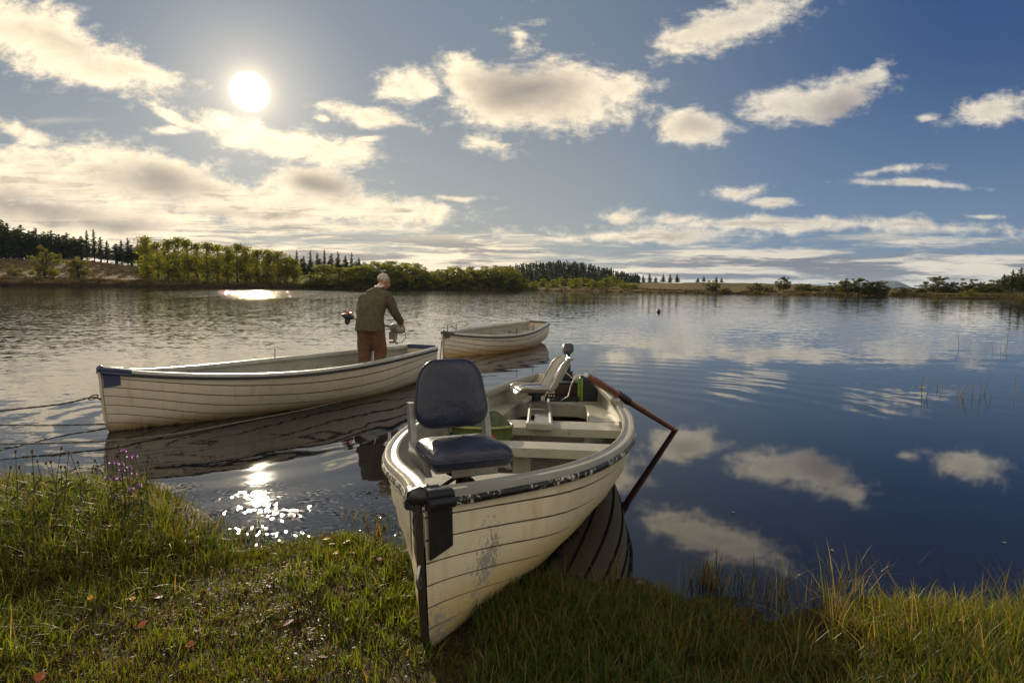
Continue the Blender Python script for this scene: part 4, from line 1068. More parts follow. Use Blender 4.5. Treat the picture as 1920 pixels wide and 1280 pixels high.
def hand(wr, fwd, palm_n, side):
    """palm, four curled fingers and a thumb from the side of the palm"""
    f = Vector(fwd).normalized(); n = (Vector(palm_n)-f*f.dot(Vector(palm_n))).normalized(); s = f.cross(n)*side
    c = wr+f*0.055
    b.tube([wr, wr+f*0.03, c+f*0.02, c+f*0.045], [0.026, 0.034, 0.036, 0.032], 10)
    for k, (o, ln) in enumerate(((-0.028, 0.88), (-0.009, 1.0), (0.010, 0.94), (0.028, 0.76))):
        r0 = c+f*0.042+s*o
        b.tube([r0, r0+(f*0.030+n*0.008)*ln, r0+(f*0.040+n*0.034)*ln, r0+(f*0.020+n*0.052)*ln], [0.0105, 0.010, 0.0095, 0.008], 7)
    t0 = c-f*0.012-s*0.030
    b.tube([t0, t0-s*0.020+f*0.020+n*0.014, t0-s*0.014+f*0.042+n*0.030], [0.013, 0.012, 0.009], 7)
for sh_, el_, wr_ in ((SHR, ELR, WRR), (SHL, ELL, WRL)):
    b.tube([sh_, (sh_+el_)/2, el_, (el_+wr_)/2, wr_], [0.058, 0.050, 0.042, 0.040, 0.028], 10)
hand(WRR, (-0.02, 0.55, -0.62), (-0.8, 0.2, -0.2), 1)
hand(WRL, (0.50, 0.45, -0.25), (0.15, 0.15, 0.9), -1)
fuse(b, 'body', M_SKIN, man, 0.0075, smooth=3)
# hair: short, over the back and sides, thin on top
hb = MB(); P = []
for i in range(9):
    th = rad(8+i*12.5); row = []
    for k in range(19):
        ph = rad(-205+k*(230/18))  # open towards the face
        a = ph
        row.append(HC+HR @ Vector((0.087*math.sin(th)*math.cos(a), -0.016+0.108*math.sin(th)*math.sin(a), 0.026+0.104*math.cos(th)+0.004*math.sin(7*a+i))))
    P.append(row)
hb.grid(P); ho = hb.build('hair', M_HAIR, man, 180); so = ho.modifiers.new('thick', 'SOLIDIFY'); so.thickness = 0.012
# clothing
t = MB()
t.loft([ring((-0.035, 0.00, 0.825), 0.236, 0.170), ring((-0.035, 0.0, 0.93), 0.226, 0.165), ring((-0.032, 0.01, 1.06), 0.218, 0.158), ring((-0.018, 0.035, 1.20), 0.225, 0.158), ring((0.010, 0.06, 1.31), 0.222, 0.148),
        ring((0.035, 0.082, 1.395), 0.180, 0.122), ring((0.040, 0.10, 1.455), 0.150, 0.10), ring((0.060, 0.118, 1.495), 0.090, 0.082), ring((0.070, 0.126, 1.515), 0.080, 0.076)])
for sh_, el_, wr_ in ((SHR, ELR, WRR), (SHL, ELL, WRL)):
    t.tube([sh_+(sh_-el_)*0.10+Vector((-0.05*(1 if sh_.x > 0 else -1), 0, 0)), sh_, (sh_+el_)/2, el_, (el_+wr_)/2, wr_+(wr_-el_)*0.02], [0.078, 0.090, 0.082, 0.074, 0.066, 0.054], 14)
fuse(t, 'jacket', M_TWEED, man, 0.013, 0.014, 7.0, 5)
c = MB(); c.grid([[p for p in ring((0.074, 0.128, 1.505), 0.076, 0.072, tilt=(0.1, 0.1))], [p for p in ring((0.086, 0.140, 1.545), 0.066, 0.066, tilt=(0.15, 0.1))]], True); co = c.build('shirt_collar', M_SHIRT, man, 180); so = co.modifiers.new('thick', 'SOLIDIFY'); so.thickness = 0.008
t = MB(); t.loft([ring((-0.03, 0.0, 0.80), 0.205, 0.145), ring((-0.03, 0.0, 0.90), 0.205, 0.145), ring((-0.03, 0.01, 0.98), 0.19, 0.14)])
for h_, k_, a_ in ((HIPL, KNL, ANL), (HIPR, KNR, ANR)):
    t.tube([h_+Vector((0, 0, 0.03)), (h_+k_)/2, k_, (k_+a_)/2+Vector((0, -0.02, 0)), a_+Vector((0, 0, 0.05))], [0.126, 0.120, 0.105, 0.096, 0.082], 14)
fuse(t, 'trousers', M_CORD, man, 0.013, 0.010, 10.0, 4)
for a_ in (ANL, ANR):
    t = MB(); t.loft([ring((a_.x, a_.y+0.055, 0.0), 0.048, 0.135, p=0.8), ring((a_.x, a_.y+0.055, 0.045), 0.050, 0.135, p=0.8), ring((a_.x, a_.y+0.02, 0.085), 0.046, 0.09), ring((a_.x, a_.y, 0.17), 0.048, 0.058)]); t.build('boot', M_BOOT, man, 60)
# --- the outboard he carries, lying across in front of him
PM = Matrix.Translation(foot) @ Matrix.Rotation(rad(-6), 4, 'Z')
ob = thing('outboard_motor', 'small grey electric outboard with orange propeller, carried sideways by the man', 'motor')
h0, h1 = Vector((0.27, 0.37, 0.86)), Vector((-0.55, 0.47, 1.01))
ax = (h1-h0).normalized(); zz = Vector((0, 0, 1)); zz = (zz-ax*ax.dot(zz)).normalized(); yy = zz.cross(ax)
R4 = Matrix((ax, yy, zz)).transposed().to_4x4()
ob.matrix_world = PM @ Matrix.Translation(h0) @ R4
LN = (h1-h0).length
mb = MB(); mb.tube([(0.05, 0, 0), (LN-0.02, 0, 0)], 0.019, 10); mb.build('shaft', M_GREYPL, ob, 50)
rr = []
for x, w, hh in ((-0.16, 0.03, 0.035), (-0.13, 0.06, 0.065), (-0.04, 0.072, 0.080), (0.05, 0.065, 0.072), (0.09, 0.035, 0.04)):
    rr.append([(x, w*math.copysign(abs(math.cos(a))**0.6, math.cos(a)), -0.01+hh*math.copysign(abs(math.sin(a))**0.6, math.sin(a))) for a in np.linspace(0, 2*math.pi, 15)[:-1]])
mb = MB(); mb.loft(rr); mb.build('head', M_ALU, ob, 50)
mb = MB(); mb.box((0.02, 0.0, -0.13), (0.12, 0.09, 0.13), Matrix.Rotation(rad(12), 3, 'Y')); mb.box((-0.03, 0.02, -0.21), (0.05, 0.05, 0.07)); mb.build('clamp', M_ALU, ob, 40, 0.012)
mb = MB(); mb.tube([(-0.02, 0.02, -0.235), (0.06, 0.02, -0.255)], 0.016, 8); mb.tube([(-0.09, 0.0, -0.235), (-0.05, 0.02, -0.25)], 0.014, 8); mb.build('clamp_screw', mat('red_brown_plastic', (0.14, 0.03, 0.02), 0.5), ob, 50)
mb = MB(); mb.tube([(-0.13, 0, 0.0), (-0.19, 0.0, -0.06), (-0.20, 0.0, -0.14), (-0.15, 0.0, -0.21), (-0.07, 0, -0.235)], 0.006, 6); mb.build('cable', M_BLACKPL, ob, 50)
mb = MB(); pr = [(-0.09, 0.006), (-0.07, 0.030), (0.0, 0.042), (0.10, 0.040), (0.16, 0.022), (0.18, 0.006)]
rings_ = [[(LN+0.02+r_*math.cos(a), r_*math.sin(a), 0.02+x_*0.0+(x_-0.04)*0.25) for a in np.linspace(0, 2*math.pi, 13)[:-1]] for x_, r_ in pr]
rings_ = [[(LN+0.01+(x_-0.03)*0.9, r_*math.cos(a), r_*math.sin(a)+0.01) for a in np.linspace(0, 2*math.pi, 13)[:-1]] for x_, r_ in pr]
mb.loft(rings_); mb.build('motor_pod', M_BLACKPL, ob, 50)
mb = MB(); mb.prism([(LN-0.04, 0.004, -0.02), (LN+0.07, 0.004, -0.02), (LN+0.05, 0.004, -0.11), (LN+0.0, 0.004, -0.135), (LN-0.03, 0.004, -0.09)], (0, -0.010, 0)); mb.build('skeg', M_BLACKPL, ob, 40)
mb = MB(); mb.tube([(LN+0.02, 0, 0.04), (LN+0.02, 0, 0.105)], [0.024, 0.015], 10)
for a in (10, 130, 250):
    dx, dy = math.cos(rad(a)), math.sin(rad(a)); bl = []
    for r_, w_ in ((0.015, 0.02), (0.05, 0.034), (0.085, 0.030), (0.105, 0.012)):
        tw = 0.6-3*r_
        ux, uy = -dy, dx
        bl.append([(LN+0.02+dx*r_+ux*w_*q, dy*r_+uy*w_*q, 0.075+w_*q*tw+0.15*r_) for q in (-1, -0.4, 0.4, 1)])
    g = MB(); g.grid(bl); mb.add(g.v, g.f); mb.add([(p[0], p[1], p[2]-0.006) for p in g.v], [f_[::-1] for f_ in g.f])
mb.build('propeller', M_ORANGE, ob, 50, fix=False)
# ------------------------------------------------------------------ trees: trunk with limbs and a crown of many leaf-sized faces
def leaf_mat(name, trans=0.45, rough=0.6):
    m, nt, b = new_mat(name)
    a = nt.new('ShaderNodeAttribute', attribute_name='tint')
    oi = nt.new('ShaderNodeObjectInfo')
    rnd = oi.outputs['Random']
    col = nt.mix(nt.m('MULTIPLY', rnd, 0.35), a.outputs['Color'], nt.vm('MULTIPLY', a.outputs['Color'], (1.5, 1.1, 0.6)))
    nt.put(b.inputs['Base Color'], col); b.inputs['Roughness'].default_value = rough; b.inputs['Specular IOR Level'].default_value = 0.25
    tr = nt.new('ShaderNodeBsdfTranslucent'); nt.put(tr.inputs[0], nt.vm('MULTIPLY', col, (1.9, 1.9, 0.8)))
    mx = nt.new('ShaderNodeMixShader'); mx.inputs[0].default_value = trans
    out = m.node_tree.nodes['Material Output']
    nt.l.new(b.outputs[0], mx.inputs[1]); nt.l.new(tr.outputs[0], mx.inputs[2]); nt.l.new(mx.outputs[0], out.inputs[0])
    return m
M_LEAF = leaf_mat('tree_leaves', 0.55); M_NEEDLE = leaf_mat('conifer_needles', 0.38, 0.9)
M_BARK = mat('tree_bark', (0.045, 0.034, 0.025), 0.9, 0.3, 3); M_BIRCHBARK = mat('pale_bark', (0.16, 0.14, 0.11), 0.85, 0.35, 2)
def leaf_quads(C, size, rng, flat=0.0, aspect=0.65):
    n = len(C); a = rng.normal(size=(n, 3)); a[:, 2] *= (1-flat); a /= np.linalg.norm(a, axis=1)[:, None]+1e-9
    r = rng.normal(size=(n, 3)); r -= a*(a*r).sum(1)[:, None]; r /= np.linalg.norm(r, axis=1)[:, None]+1e-9
    s = (size*rng.uniform(0.6, 1.3, n))[:, None]
    u, v = a*s*0.5, r*s*0.5*aspect
    return np.stack([C-u, C+v*0.9-u*0.1, C+u, C-v*0.9+u*0.1], 1)
KINDS = {}
def proto(key, kind, seed, wide=1.0):
    """prototype of height 1 at the origin; returns mesh data for trunk and crown"""
    rng = np.random.default_rng(seed); mb = MB(); C = []; T = []
    def tint(n, base, var): 
        k = rng.uniform(1-var, 1+var, (n, 1)); return np.clip(np.array(base)[None, :]*k*rng.uniform(0.85, 1.15, (n, 3)), 0, 1)
    size = 0.022; trans = M_LEAF; bark = M_BARK; flat = 0.0; quads = []
    if kind == 'conifer':
        trans = M_NEEDLE; mb.tube([(0, 0, -0.05), (0.004, 0, 0.5), (0, 0.003, 1.0)], [0.018, 0.011, 0.002], 6)
        lev = 26; gap0 = rng.uniform(0.10, 0.28)
        for i in range(lev):
            t = i/(lev-1); z = gap0+(1-gap0)*t*0.985; R = (0.150*(1-t)**0.62+0.010)*rng.uniform(0.55, 1.3)
            nb = max(3, int(9*(1-t)+3))
            for k in range(nb):
                a = rng.uniform(0, 2*math.pi); L = R*rng.uniform(0.6, 1.1); m_ = max(3, int(16*L/0.165)+2)
                q = rng.uniform(0.15, 1, m_); p = np.stack([np.cos(a)*L*q, np.sin(a)*L*q, z-0.20*L*q+rng.normal(0, 0.006, m_)], 1)+rng.normal(0, 0.007, (m_, 3))
                C.append(p)
                if k % 3 == 0: mb.tube([(0, 0, z), (math.cos(a)*L*0.8, math.sin(a)*L*0.8, z-0.12*L)], [0.004, 0.0015], 4)
        C = np.concatenate(C); T = tint(len(C), (0.052, 0.066, 0.020), 0.45); size = 0.040; flat = 0.4
    elif kind in ('birch', 'birch2'):
        bark = M_BIRCHBARK; lean = rng.normal(0, 0.03)
        mb.tube([(0, 0, -0.04), (lean*0.3, 0.01, 0.4), (lean, 0, 0.93)], [0.016, 0.011, 0.003], 6)
        nc = 46
        for i in range(nc):
            t = rng.uniform(0.06, 1.0); z = t; R = 0.17*math.sin(math.pi*min(1, (t-0.05)/0.98))**0.7*(0.75 if t > 0.8 else 1)
            a = rng.uniform(0, 2*math.pi); rr = R*rng.uniform(0.25, 1.0); c = np.array([lean*t+rr*math.cos(a), rr*math.sin(a), z])
            mb.tube([(lean*t*0.9, 0, max(0.1, z-0.10)), tuple(c*0.5+np.array([lean*t*0.5, 0, z-0.04])*0.5), tuple(c)], [0.006, 0.004, 0.0015], 4)
            m_ = int(rng.uniform(30, 62)); p = c+rng.normal(0, 1, (m_, 3))*np.array([0.050, 0.050, 0.036])
            C.append(p); T.append(tint(m_, (0.160, 0.165, 0.022), 0.30)*rng.uniform(0.75, 1.25))
        C = np.concatenate(C); T = np.concatenate(T); size = 0.042
    elif kind in ('round', 'bush', 'pine', 'olive'):
        nc = {'olive': 58, 'round': 62, 'bush': 46, 'pine': 44}[kind]
        H0 = {'olive': 0.0, 'round': 0.0, 'bush': 0.0, 'pine': 0.22}[kind]; RX = {'olive': 0.40, 'round': 0.40, 'bush': 0.42, 'pine': 0.42}[kind]
        RX *= wide; lop = rng.uniform(0.75, 1.15, 8); nc = int(nc*(1.25 if wide > 1 else 1))
        nt_ = 5 if kind == 'bush' else 1
        for k in range(nt_):
            a = rng.uniform(0, 6.28); d = 0.10 if nt_ > 1 else 0
            mb.tube([(0, 0, -0.05), (d*math.cos(a), d*math.sin(a), 0.3), (1.6*d*math.cos(a)+0.02, 1.6*d*math.sin(a), 0.72)], [0.030 if nt_ == 1 else 0.014, 0.020 if nt_ == 1 else 0.009, 0.004], 6)
        for i in range(nc):
            v = rng.normal(size=3); v /= np.linalg.norm(v); k = rng.uniform(0.15, 1.0)**0.55
            z = H0+0.05+(0.92-H0)*(0.5+0.5*v[2]*k); sc = RX*lop[int((math.atan2(v[1], v[0])+math.pi)/6.2832*7.99)]
            if rng.random() < 0.34 and kind != 'pine': z = rng.uniform(0.02, 0.34); k = rng.uniform(0.3, 0.95); v /= np.linalg.norm(v[:2])+1e-6
            c = np.array([v[0]*k*sc, v[1]*k*sc, z])
            r_ = rng.uniform(0.06, 0.115)*(0.75 if kind == 'pine' else 1)
            if kind == 'pine' and z < 0.45 and rng.random() < 0.4: continue
            mb.tube([(0, 0, max(0.08, z*0.55)), tuple(c*0.6+np.array([0, 0, z*0.3])), tuple(c)], [0.010, 0.006, 0.002], 4)
            m_ = int(1700*r_*r_*4*{'olive': 2.8, 'round': 1.4, 'bush': 1.4, 'pine': 1.4}[kind]); p = rng.normal(size=(m_, 3)); p /= np.linalg.norm(p, axis=1)[:, None]
            p = c+p*r_*rng.uniform(0.45, 1.1, (m_, 1))*np.array([1.1, 1.1, 0.75 if kind != 'pine' else 0.5])
            base = {'olive': (0.064, 0.070, 0.020), 'round': (0.125, 0.135, 0.024), 'bush': (0.110, 0.110, 0.030), 'pine': (0.020, 0.032, 0.014)}[kind]
            C.append(p); T.append(tint(m_, base, 0.3)*rng.uniform(0.75, 1.3))
        C = np.concatenate(C); T = np.concatenate(T); size = 0.040 if kind == 'olive' else 0.048
        if kind == 'pine': trans = M_NEEDLE
    V = leaf_quads(C, size, rng, flat); V[:, :, 2] = np.minimum(V[:, :, 2], 1.02)
    crown = quads_mesh('crown', V, trans, T); trunk = mb.build('trunk', bark, None, 60, fix=False)
    cd, td = crown.data, trunk.data; bpy.data.objects.remove(crown); bpy.data.objects.remove(trunk)
    KINDS.setdefault(key, []).append((td, cd))
for k_, n_ in (('conifer', 4), ('birch', 4), ('round', 4), ('bush', 3), ('olive', 3), ('pine', 1)):
    for i_ in range(n_): proto(k_, k_, 100*len(k_)+i_*7+3)
for k_ in ('round', 'bush', 'olive'):
    for i_ in range(3): proto(k_+'_wide', k_, 900+len(k_)+i_*11, 1.75)

ORD = ['first', 'second', 'third', 'fourth', 'fifth', 'sixth', 'seventh', 'eighth', 'ninth', 'tenth', 'eleventh', 'twelfth', 'thirteenth', 'fourteenth', 'fifteenth', 'sixteenth', 'seventeenth', 'eighteenth', 'nineteenth', 'twentieth', 'twenty-first', 'twenty-second', 'twenty-third', 'twenty-fourth', 'twenty-fifth', 'twenty-sixth']
_rt = random.Random(5)
def tree(kind, name, label, cat, px, top, width, dr, group=None, squash=None):
    p = land_point(px, dr); Yd = p.y
    zt = CAMH+(horizon_y(px)-top)/FPX*Yd; H = max(1.5, zt-p.z)
    w = width/FPX*Yd*{'conifer': 1.2, 'birch': 1.15, 'round': 1.22, 'bush': 1.05, 'pine': 1.0, 'olive': 1.15}[kind]
    o = thing(name, label, cat, p, (0, 0, _rt.uniform(0, 6.28)), group)
    nat = {'conifer': 0.34, 'birch': 0.40, 'round': 0.80, 'bush': 0.86, 'pine': 0.84, 'olive': 0.80}[kind]
    key = kind
    if kind in ('round', 'bush', 'olive') and w/H > 1.1: key, nat = kind+'_wide', nat*1.75
    td, cd = KINDS[key][_rt.randrange(len(KINDS[key]))]
    sx = w/nat; o.scale = (sx, sx, H)
    for nm, dd in (('trunk', td), ('crown', cd)):
        c = bpy.data.objects.new(nm, dd); COL.objects.link(c); c.parent = o
    return o
def row(kind, name, fmt, cat, group, items, dr, width=None):
    for i, it in enumerate(items):
        px, top = it[:2]; w = it[2] if len(it) > 2 else width; d = it[3] if len(it) > 3 else dr+_rt.uniform(-4, 4)
        tree(kind, name, fmt.format(ORD[i]), cat, px, top, w, d, group)
row('conifer', 'spruce_tree', '{} dark spruce from the left in the plantation above the heather slope', 'tree', 'spruces above the heather slope',
    [(-22,410),(-4,414),(9,414),(21,420),(33,429),(46,424),(60,434),(74,429),(88,436),(102,434),(116,441),(130,438),(144,445),(157,444)], 116, 40)
row('conifer', 'spruce_tree', '{} spruce from the left in the back rank of the plantation', 'tree', 'back rank of the plantation',
    [(-34,424),(-12,421),(3,424),(16,427),(28,433),(40,432),(54,438),(67,436),(82,441),(96,440),(110,446),(124,445),(138,449),(151,450)], 134, 46)
row('conifer', 'spruce_tree', '{} of the narrow spruces standing clear right of the plantation', 'tree', 'spruces standing clear of the plantation',
    [(168,433,17),(181,432,17),(193,446,24),(205,452,20),(232,452,24),(243,447,22),(262,458,24),(280,446,24)], 105, 20)
row('conifer', 'spruce_tree', '{} spruce from the left in the dark clump behind the yellow green willows', 'tree', 'spruces behind the willows',
    [(545,478,16),(558,470,14),(570,481,20),(583,470,14),(596,474,18),(609,468,14),(622,476,22),(634,472,18),(648,480,22),(660,474,15),(673,484,20)], 130, 18)
row('conifer', 'spruce_tree', '{} dark spruce from the left in the rank behind the birches', 'tree', 'spruces behind the birches',
    [(222,458),(250,460),(272,456),(290,464),(310,462),(331,467),(350,464),(372,470),(392,468),(414,473),(436,472),(458,477),(478,476),(500,481),(520,482),(538,485)], 100, 44)
row('conifer', 'spruce_tree', '{} lower spruce from the left filling the clump behind the willows', 'tree', 'lower spruces behind the willows',
    [(552,488),(567,486),(582,488),(600,485),(617,489),(633,486),(650,489),(668,490),(684,492)], 120, 40)
row('birch', 'birch_tree', '{} yellow green birch from the left in the row along the left shore', 'tree', 'birches along the left shore',
    [(278,444,38,30),(298,455,30,20),(318,451,34,16),(337,447,34,24),(354,450,32,12),(372,457,34,20),(391,456,36,10),(410,460,34,18),(428,462,34,10),(446,458,34,16),(464,463,34,9),(484,470,36,14),(503,468,38,8),(522,472,38,12),(538,478,34,8),(551,486,28,6)], 14)
tree('bush', 'round_bush', 'big round olive bush alone on the heather slope', 'bush', 86, 458, 66, 16)
tree('bush', 'round_bush', 'smaller pale green bush right of the big one on the heather slope', 'bush', 150, 474, 42, 18)
tree('bush', 'round_bush', 'low brown bush at the left edge below the spruces', 'bush', 30, 497, 44, 22)
row('birch', 'willow_tree', '{} bright yellow green willow from the left behind the man', 'tree', 'willows behind the man', [(583,516,40,5),(607,497,52,6),(636,503,48,7),(658,502,48,9),(676,500,46,8)], 6)
row('round', 'broadleaf_tree', '{} of the big rounded broadleaf trees right of the willows', 'tree', 'rounded trees at the point', [(697,492,62,12),(722,487,66,9),(748,487,70,8),(773,491,62,7),(790,504,40,6)], 9)
row('round', 'broadleaf_tree', '{} olive broadleaf tree from the left on the spit right of the rounded trees', 'tree', 'olive trees on the spit', [(814,504,44),(838,501,48),(864,500,50),(890,498,54),(914,497,54),(938,497,54),(957,502,46),(971,512,32),(980,519,22)], 8)
row('round', 'broadleaf_tree', '{} small broadleaf tree from the left at the foot of the wooded hill', 'tree', 'small trees below the wooded hill',
    [(998,528,26,20),(1016,522,30,40),(1036,524,28,30),(1056,519,30,50),(1076,521,28,30),(1096,518,32,50),(1114,523,30,25),(1134,519,30,40),(1152,517,30,55),(1170,526,28,20),(1186,530,24,30)], 40)
row('conifer', 'spruce_tree', '{} small spruce from the left on the skyline of the ochre moor', 'tree', 'spruces on the moor skyline', [(1204,516,10),(1216,512,10),(1227,519,11),(1241,514,11),(1254,513,10),(1267,514,12),(1306,520,9),(1317,518,9),(1340,518,8),(1350,521,8)], 115)
tree('olive', 'round_bush', 'dark round bush on the shore below the moor skyline', 'bush', 1333, 524, 32, 8)
tree('bush', 'round_bush', 'low bush beside the dark round one on the moor shore', 'bush', 1357, 537, 26, 10)
row('olive', 'round_bush', '{} bush from the left in the scattered group right of the moor', 'bush', 'scattered bushes right of the moor', [(1416,529,30,14),(1436,534,24,14),(1495,530,26,30),(1512,531,28,26),(1532,535,24,26)], 20)
row('olive', 'broadleaf_tree', '{} tree from the left in the clump in front of the blue fell', 'tree', 'trees in front of the blue fell', [(1467,517,28,40),(1556,529,32,16),(1583,521,26,12),(1607,519,40,10),(1626,527,38,8),(1647,525,38,8)], 10)
tree('olive', 'pine_tree', 'dark tall pine on the right shore', 'tree', 1755, 516, 50, 24)
row('olive', 'round_bush', '{} bush from the left around the tall pine', 'bush', 'bushes around the pine', [(1722,534,30,26),(1783,527,26,22),(1840,533,44,26),(1862,531,30,26)], 24)
row('olive', 'broadleaf_tree', '{} tree from the left between the pine and the right edge', 'tree', 'trees at the right edge', [(1690,536,30,24),(1812,521,40,30),(1835,528,34,32),(1856,524,34,34)], 30)
row('conifer', 'spruce_tree', '{} tall dark spruce from the left at the right edge of the view', 'tree', 'spruces at the right edge', [(1877,514,24),(1893,506,22),(1908,502,24),(1924,498,26),(1942,502,24)], 34, 24)
row('conifer', 'spruce_tree', '{} lower spruce from the left filling the clump at the right edge', 'tree', 'lower spruces at the right edge', [(1868,524,30),(1885,516,34),(1902,513,36),(1918,511,36),(1935,512,34)], 40, 30)

row('round', 'broadleaf_tree', '{} tree of the taller rank behind the rounded trees and the spit', 'tree', 'taller rank behind the spit',
    [(712,490,64),(738,488,66),(762,490,62),(802,505,50),(826,503,54),(852,500,56),(878,499,56),(902,498,56),(926,498,56),(948,500,50)], 22)
# islet with a golden bush off the right shore
ip = at(1820, 559.5, z=0.0); mb = MB(); P = []
for r_, z in ((0.02, 0.45), (0.5, 0.40), (0.8, 0.2), (1.0, -0.25)): P.append([(6.5*r_*math.cos(a), 3.0*r_*math.sin(a), z) for a in np.linspace(0, 6.283, 25)[:-1]])
isl = thing('islet', 'low brown islet just off the right shore', 'islet', ip); mb.grid(P, True); mb.build('mound', M_MOOR, isl, 180)
bu = tree('bush', 'round_bush', 'golden brown bush growing on the islet off the right shore', 'bush', 1820, 542, 40, 1.0); bu.location = (ip[0], ip[1], 0.3); bu.scale = (2.6, 2.6, 2.0)

# scrub and bracken along the waterline, too tangled to count
def scrub(name, label, cat, x0, x1, n, dlo, dhi, hlo, hhi, base, seed):
    rng = np.random.default_rng(seed); C = []; T = []; S = []
    for i in range(n):
        px = rng.uniform(x0, x1); dr = rng.uniform(dlo, dhi); p = land_point(px, dr); hh = rng.uniform(hlo, hhi); m_ = rng.integers(14, 30)
        q = rng.normal(size=(m_, 3))*np.array([hh*0.7, hh*0.7, hh*0.38]); q[:, 2] = np.abs(q[:, 2])
        C.append(np.array(p)+q); S.append(np.full(m_, 0.5)); T.append(np.array(base)[None]*rng.uniform(0.5, 1.5)*rng.uniform(0.8, 1.2, (m_, 3)))
    C, S, T = np.concatenate(C), np.concatenate(S), np.concatenate(T)
    o = quads_mesh(name, leaf_quads(C, S, rng), M_LEAF, T); return tag(o, label, cat, kind='stuff')
scrub('undergrowth', 'brown bracken and scrub along the left shore', 'undergrowth', -400, 980, 900, 0.5, 9, 0.5, 1.5, (0.050, 0.036, 0.014), 11)
scrub('undergrowth', 'yellow green saplings and scrub under the shore trees', 'undergrowth', 270, 985, 700, 2, 14, 0.8, 2.2, (0.085, 0.090, 0.020), 12)
scrub('undergrowth', 'dark thicket filling the gaps behind the shore trees', 'undergrowth', 255, 1000, 1500, 22, 60, 1.6, 4.2, (0.034, 0.040, 0.014), 15)
scrub('undergrowth', 'dark low scrub along the shore of the ochre moor', 'undergrowth', 985, 2100, 700, 0.2, 12, 0.3, 1.0, (0.042, 0.038, 0.015), 13)
scrub('heather', 'grey and brown heather tussocks on the left slope', 'heather', -400, 420, 700, 8, 100, 0.4, 1.0, (0.085, 0.070, 0.045), 14)

# the conifer wood on the hill reads as one mass
def hill_wood():
    rng = np.random.default_rng(21); V = []; T = []
    xs = [p[0] for p in HILL]; ys = [p[1] for p in HILL]
    for i in range(1000):
        px = rng.uniform(905, 1200); t = rng.uniform(-0.85, 0.12); Yd = HILL_Y+HILL_DEPTH*t
        zc = max(at(px, np.interp(px, xs, ys), Y=HILL_Y)[2], 0.5); hh = np.interp(t, [-1, -0.75, -0.5, -0.25, 0, 0.4], [0, .16, .46, .80, 1, .8]); z0 = -3+(zc+3)*hh
        x0 = at(px, 500, Y=HILL_Y)[0]/HILL_Y*Yd
        H = rng.uniform(5.0, 8.5); m_ = 46
        q = rng.uniform(0, 1, m_)**0.7; a = rng.uniform(0, 6.283, m_); R = 1.9*(1-q)*rng.uniform(0.5, 1.1, m_)+0.12
        C = np.stack([x0+R*np.cos(a), Yd+R*np.sin(a), z0+H*q], 1); V.append(leaf_quads(C, np.full(m_, 1.15), rng, 0.3))
        T.append(np.array((0.018, 0.026, 0.012))[None]*rng.uniform(0.6, 1.6)*rng.uniform(0.85, 1.15, (m_, 3)))
    o = quads_mesh('conifer_wood', np.concatenate(V), M_NEEDLE, np.concatenate(T)); tag(o, 'dense dark conifer wood covering the low hill across the lake', 'wood', kind='stuff')
hill_wood()
# ------------------------------------------------------------------ grass on the bank
def blade_mat(name, trans, rough, spec):
    m, nt, b = new_mat(name)
    a = nt.new('ShaderNodeAttribute', attribute_name='tint').outputs['Color']
    nt.put(b.inputs['Base Color'], a); b.inputs['Roughness'].default_value = rough; b.inputs['Specular IOR Level'].default_value = spec
    tr = nt.new('ShaderNodeBsdfTranslucent'); nt.put(tr.inputs[0], nt.vm('MULTIPLY', a, (1.9, 1.8, 0.6)))
    mx = nt.new('ShaderNodeMixShader'); mx.inputs[0].default_value = trans
    nt.l.new(b.outputs[0], mx.inputs[1]); nt.l.new(tr.outputs[0], mx.inputs[2]); nt.l.new(mx.outputs[0], m.node_tree.nodes['Material Output'].inputs[0])
    return m
M_BLADE = blade_mat('grass_blade', 0.54, 0.45, 0.32)
def blades(P, hgt, wid, lean, rng, droop=0.5):
    """P roots (n,3): each blade a strip of three quads that bends over"""
    n = len(P); az = rng.uniform(0, 2*math.pi, n); d = np.stack([np.cos(az), np.sin(az), 0*az], 1)
    fz = az+math.pi/2+rng.normal(0, 0.5, n); s = np.stack([np.cos(fz), np.sin(fz), 0*az], 1)
    pts = []
    for t, wk in ((0, 1.0), (0.38, 0.85), (0.74, 0.55), (1.0, 0.08)):
        c = P+d*(lean*hgt*t**1.7)[:, None]; c[:, 2] += hgt*(t-droop*lean*t**2.6*0.6)
        w = (wid*wk*0.5)[:, None]*s
        pts.append((c-w, c+w))
    Q = [np.stack([pts[k][0], pts[k][1], pts[k+1][1], pts[k+1][0]], 1) for k in range(3)]
    return np.stack(Q, 1)                                   # (n,3,4,3)
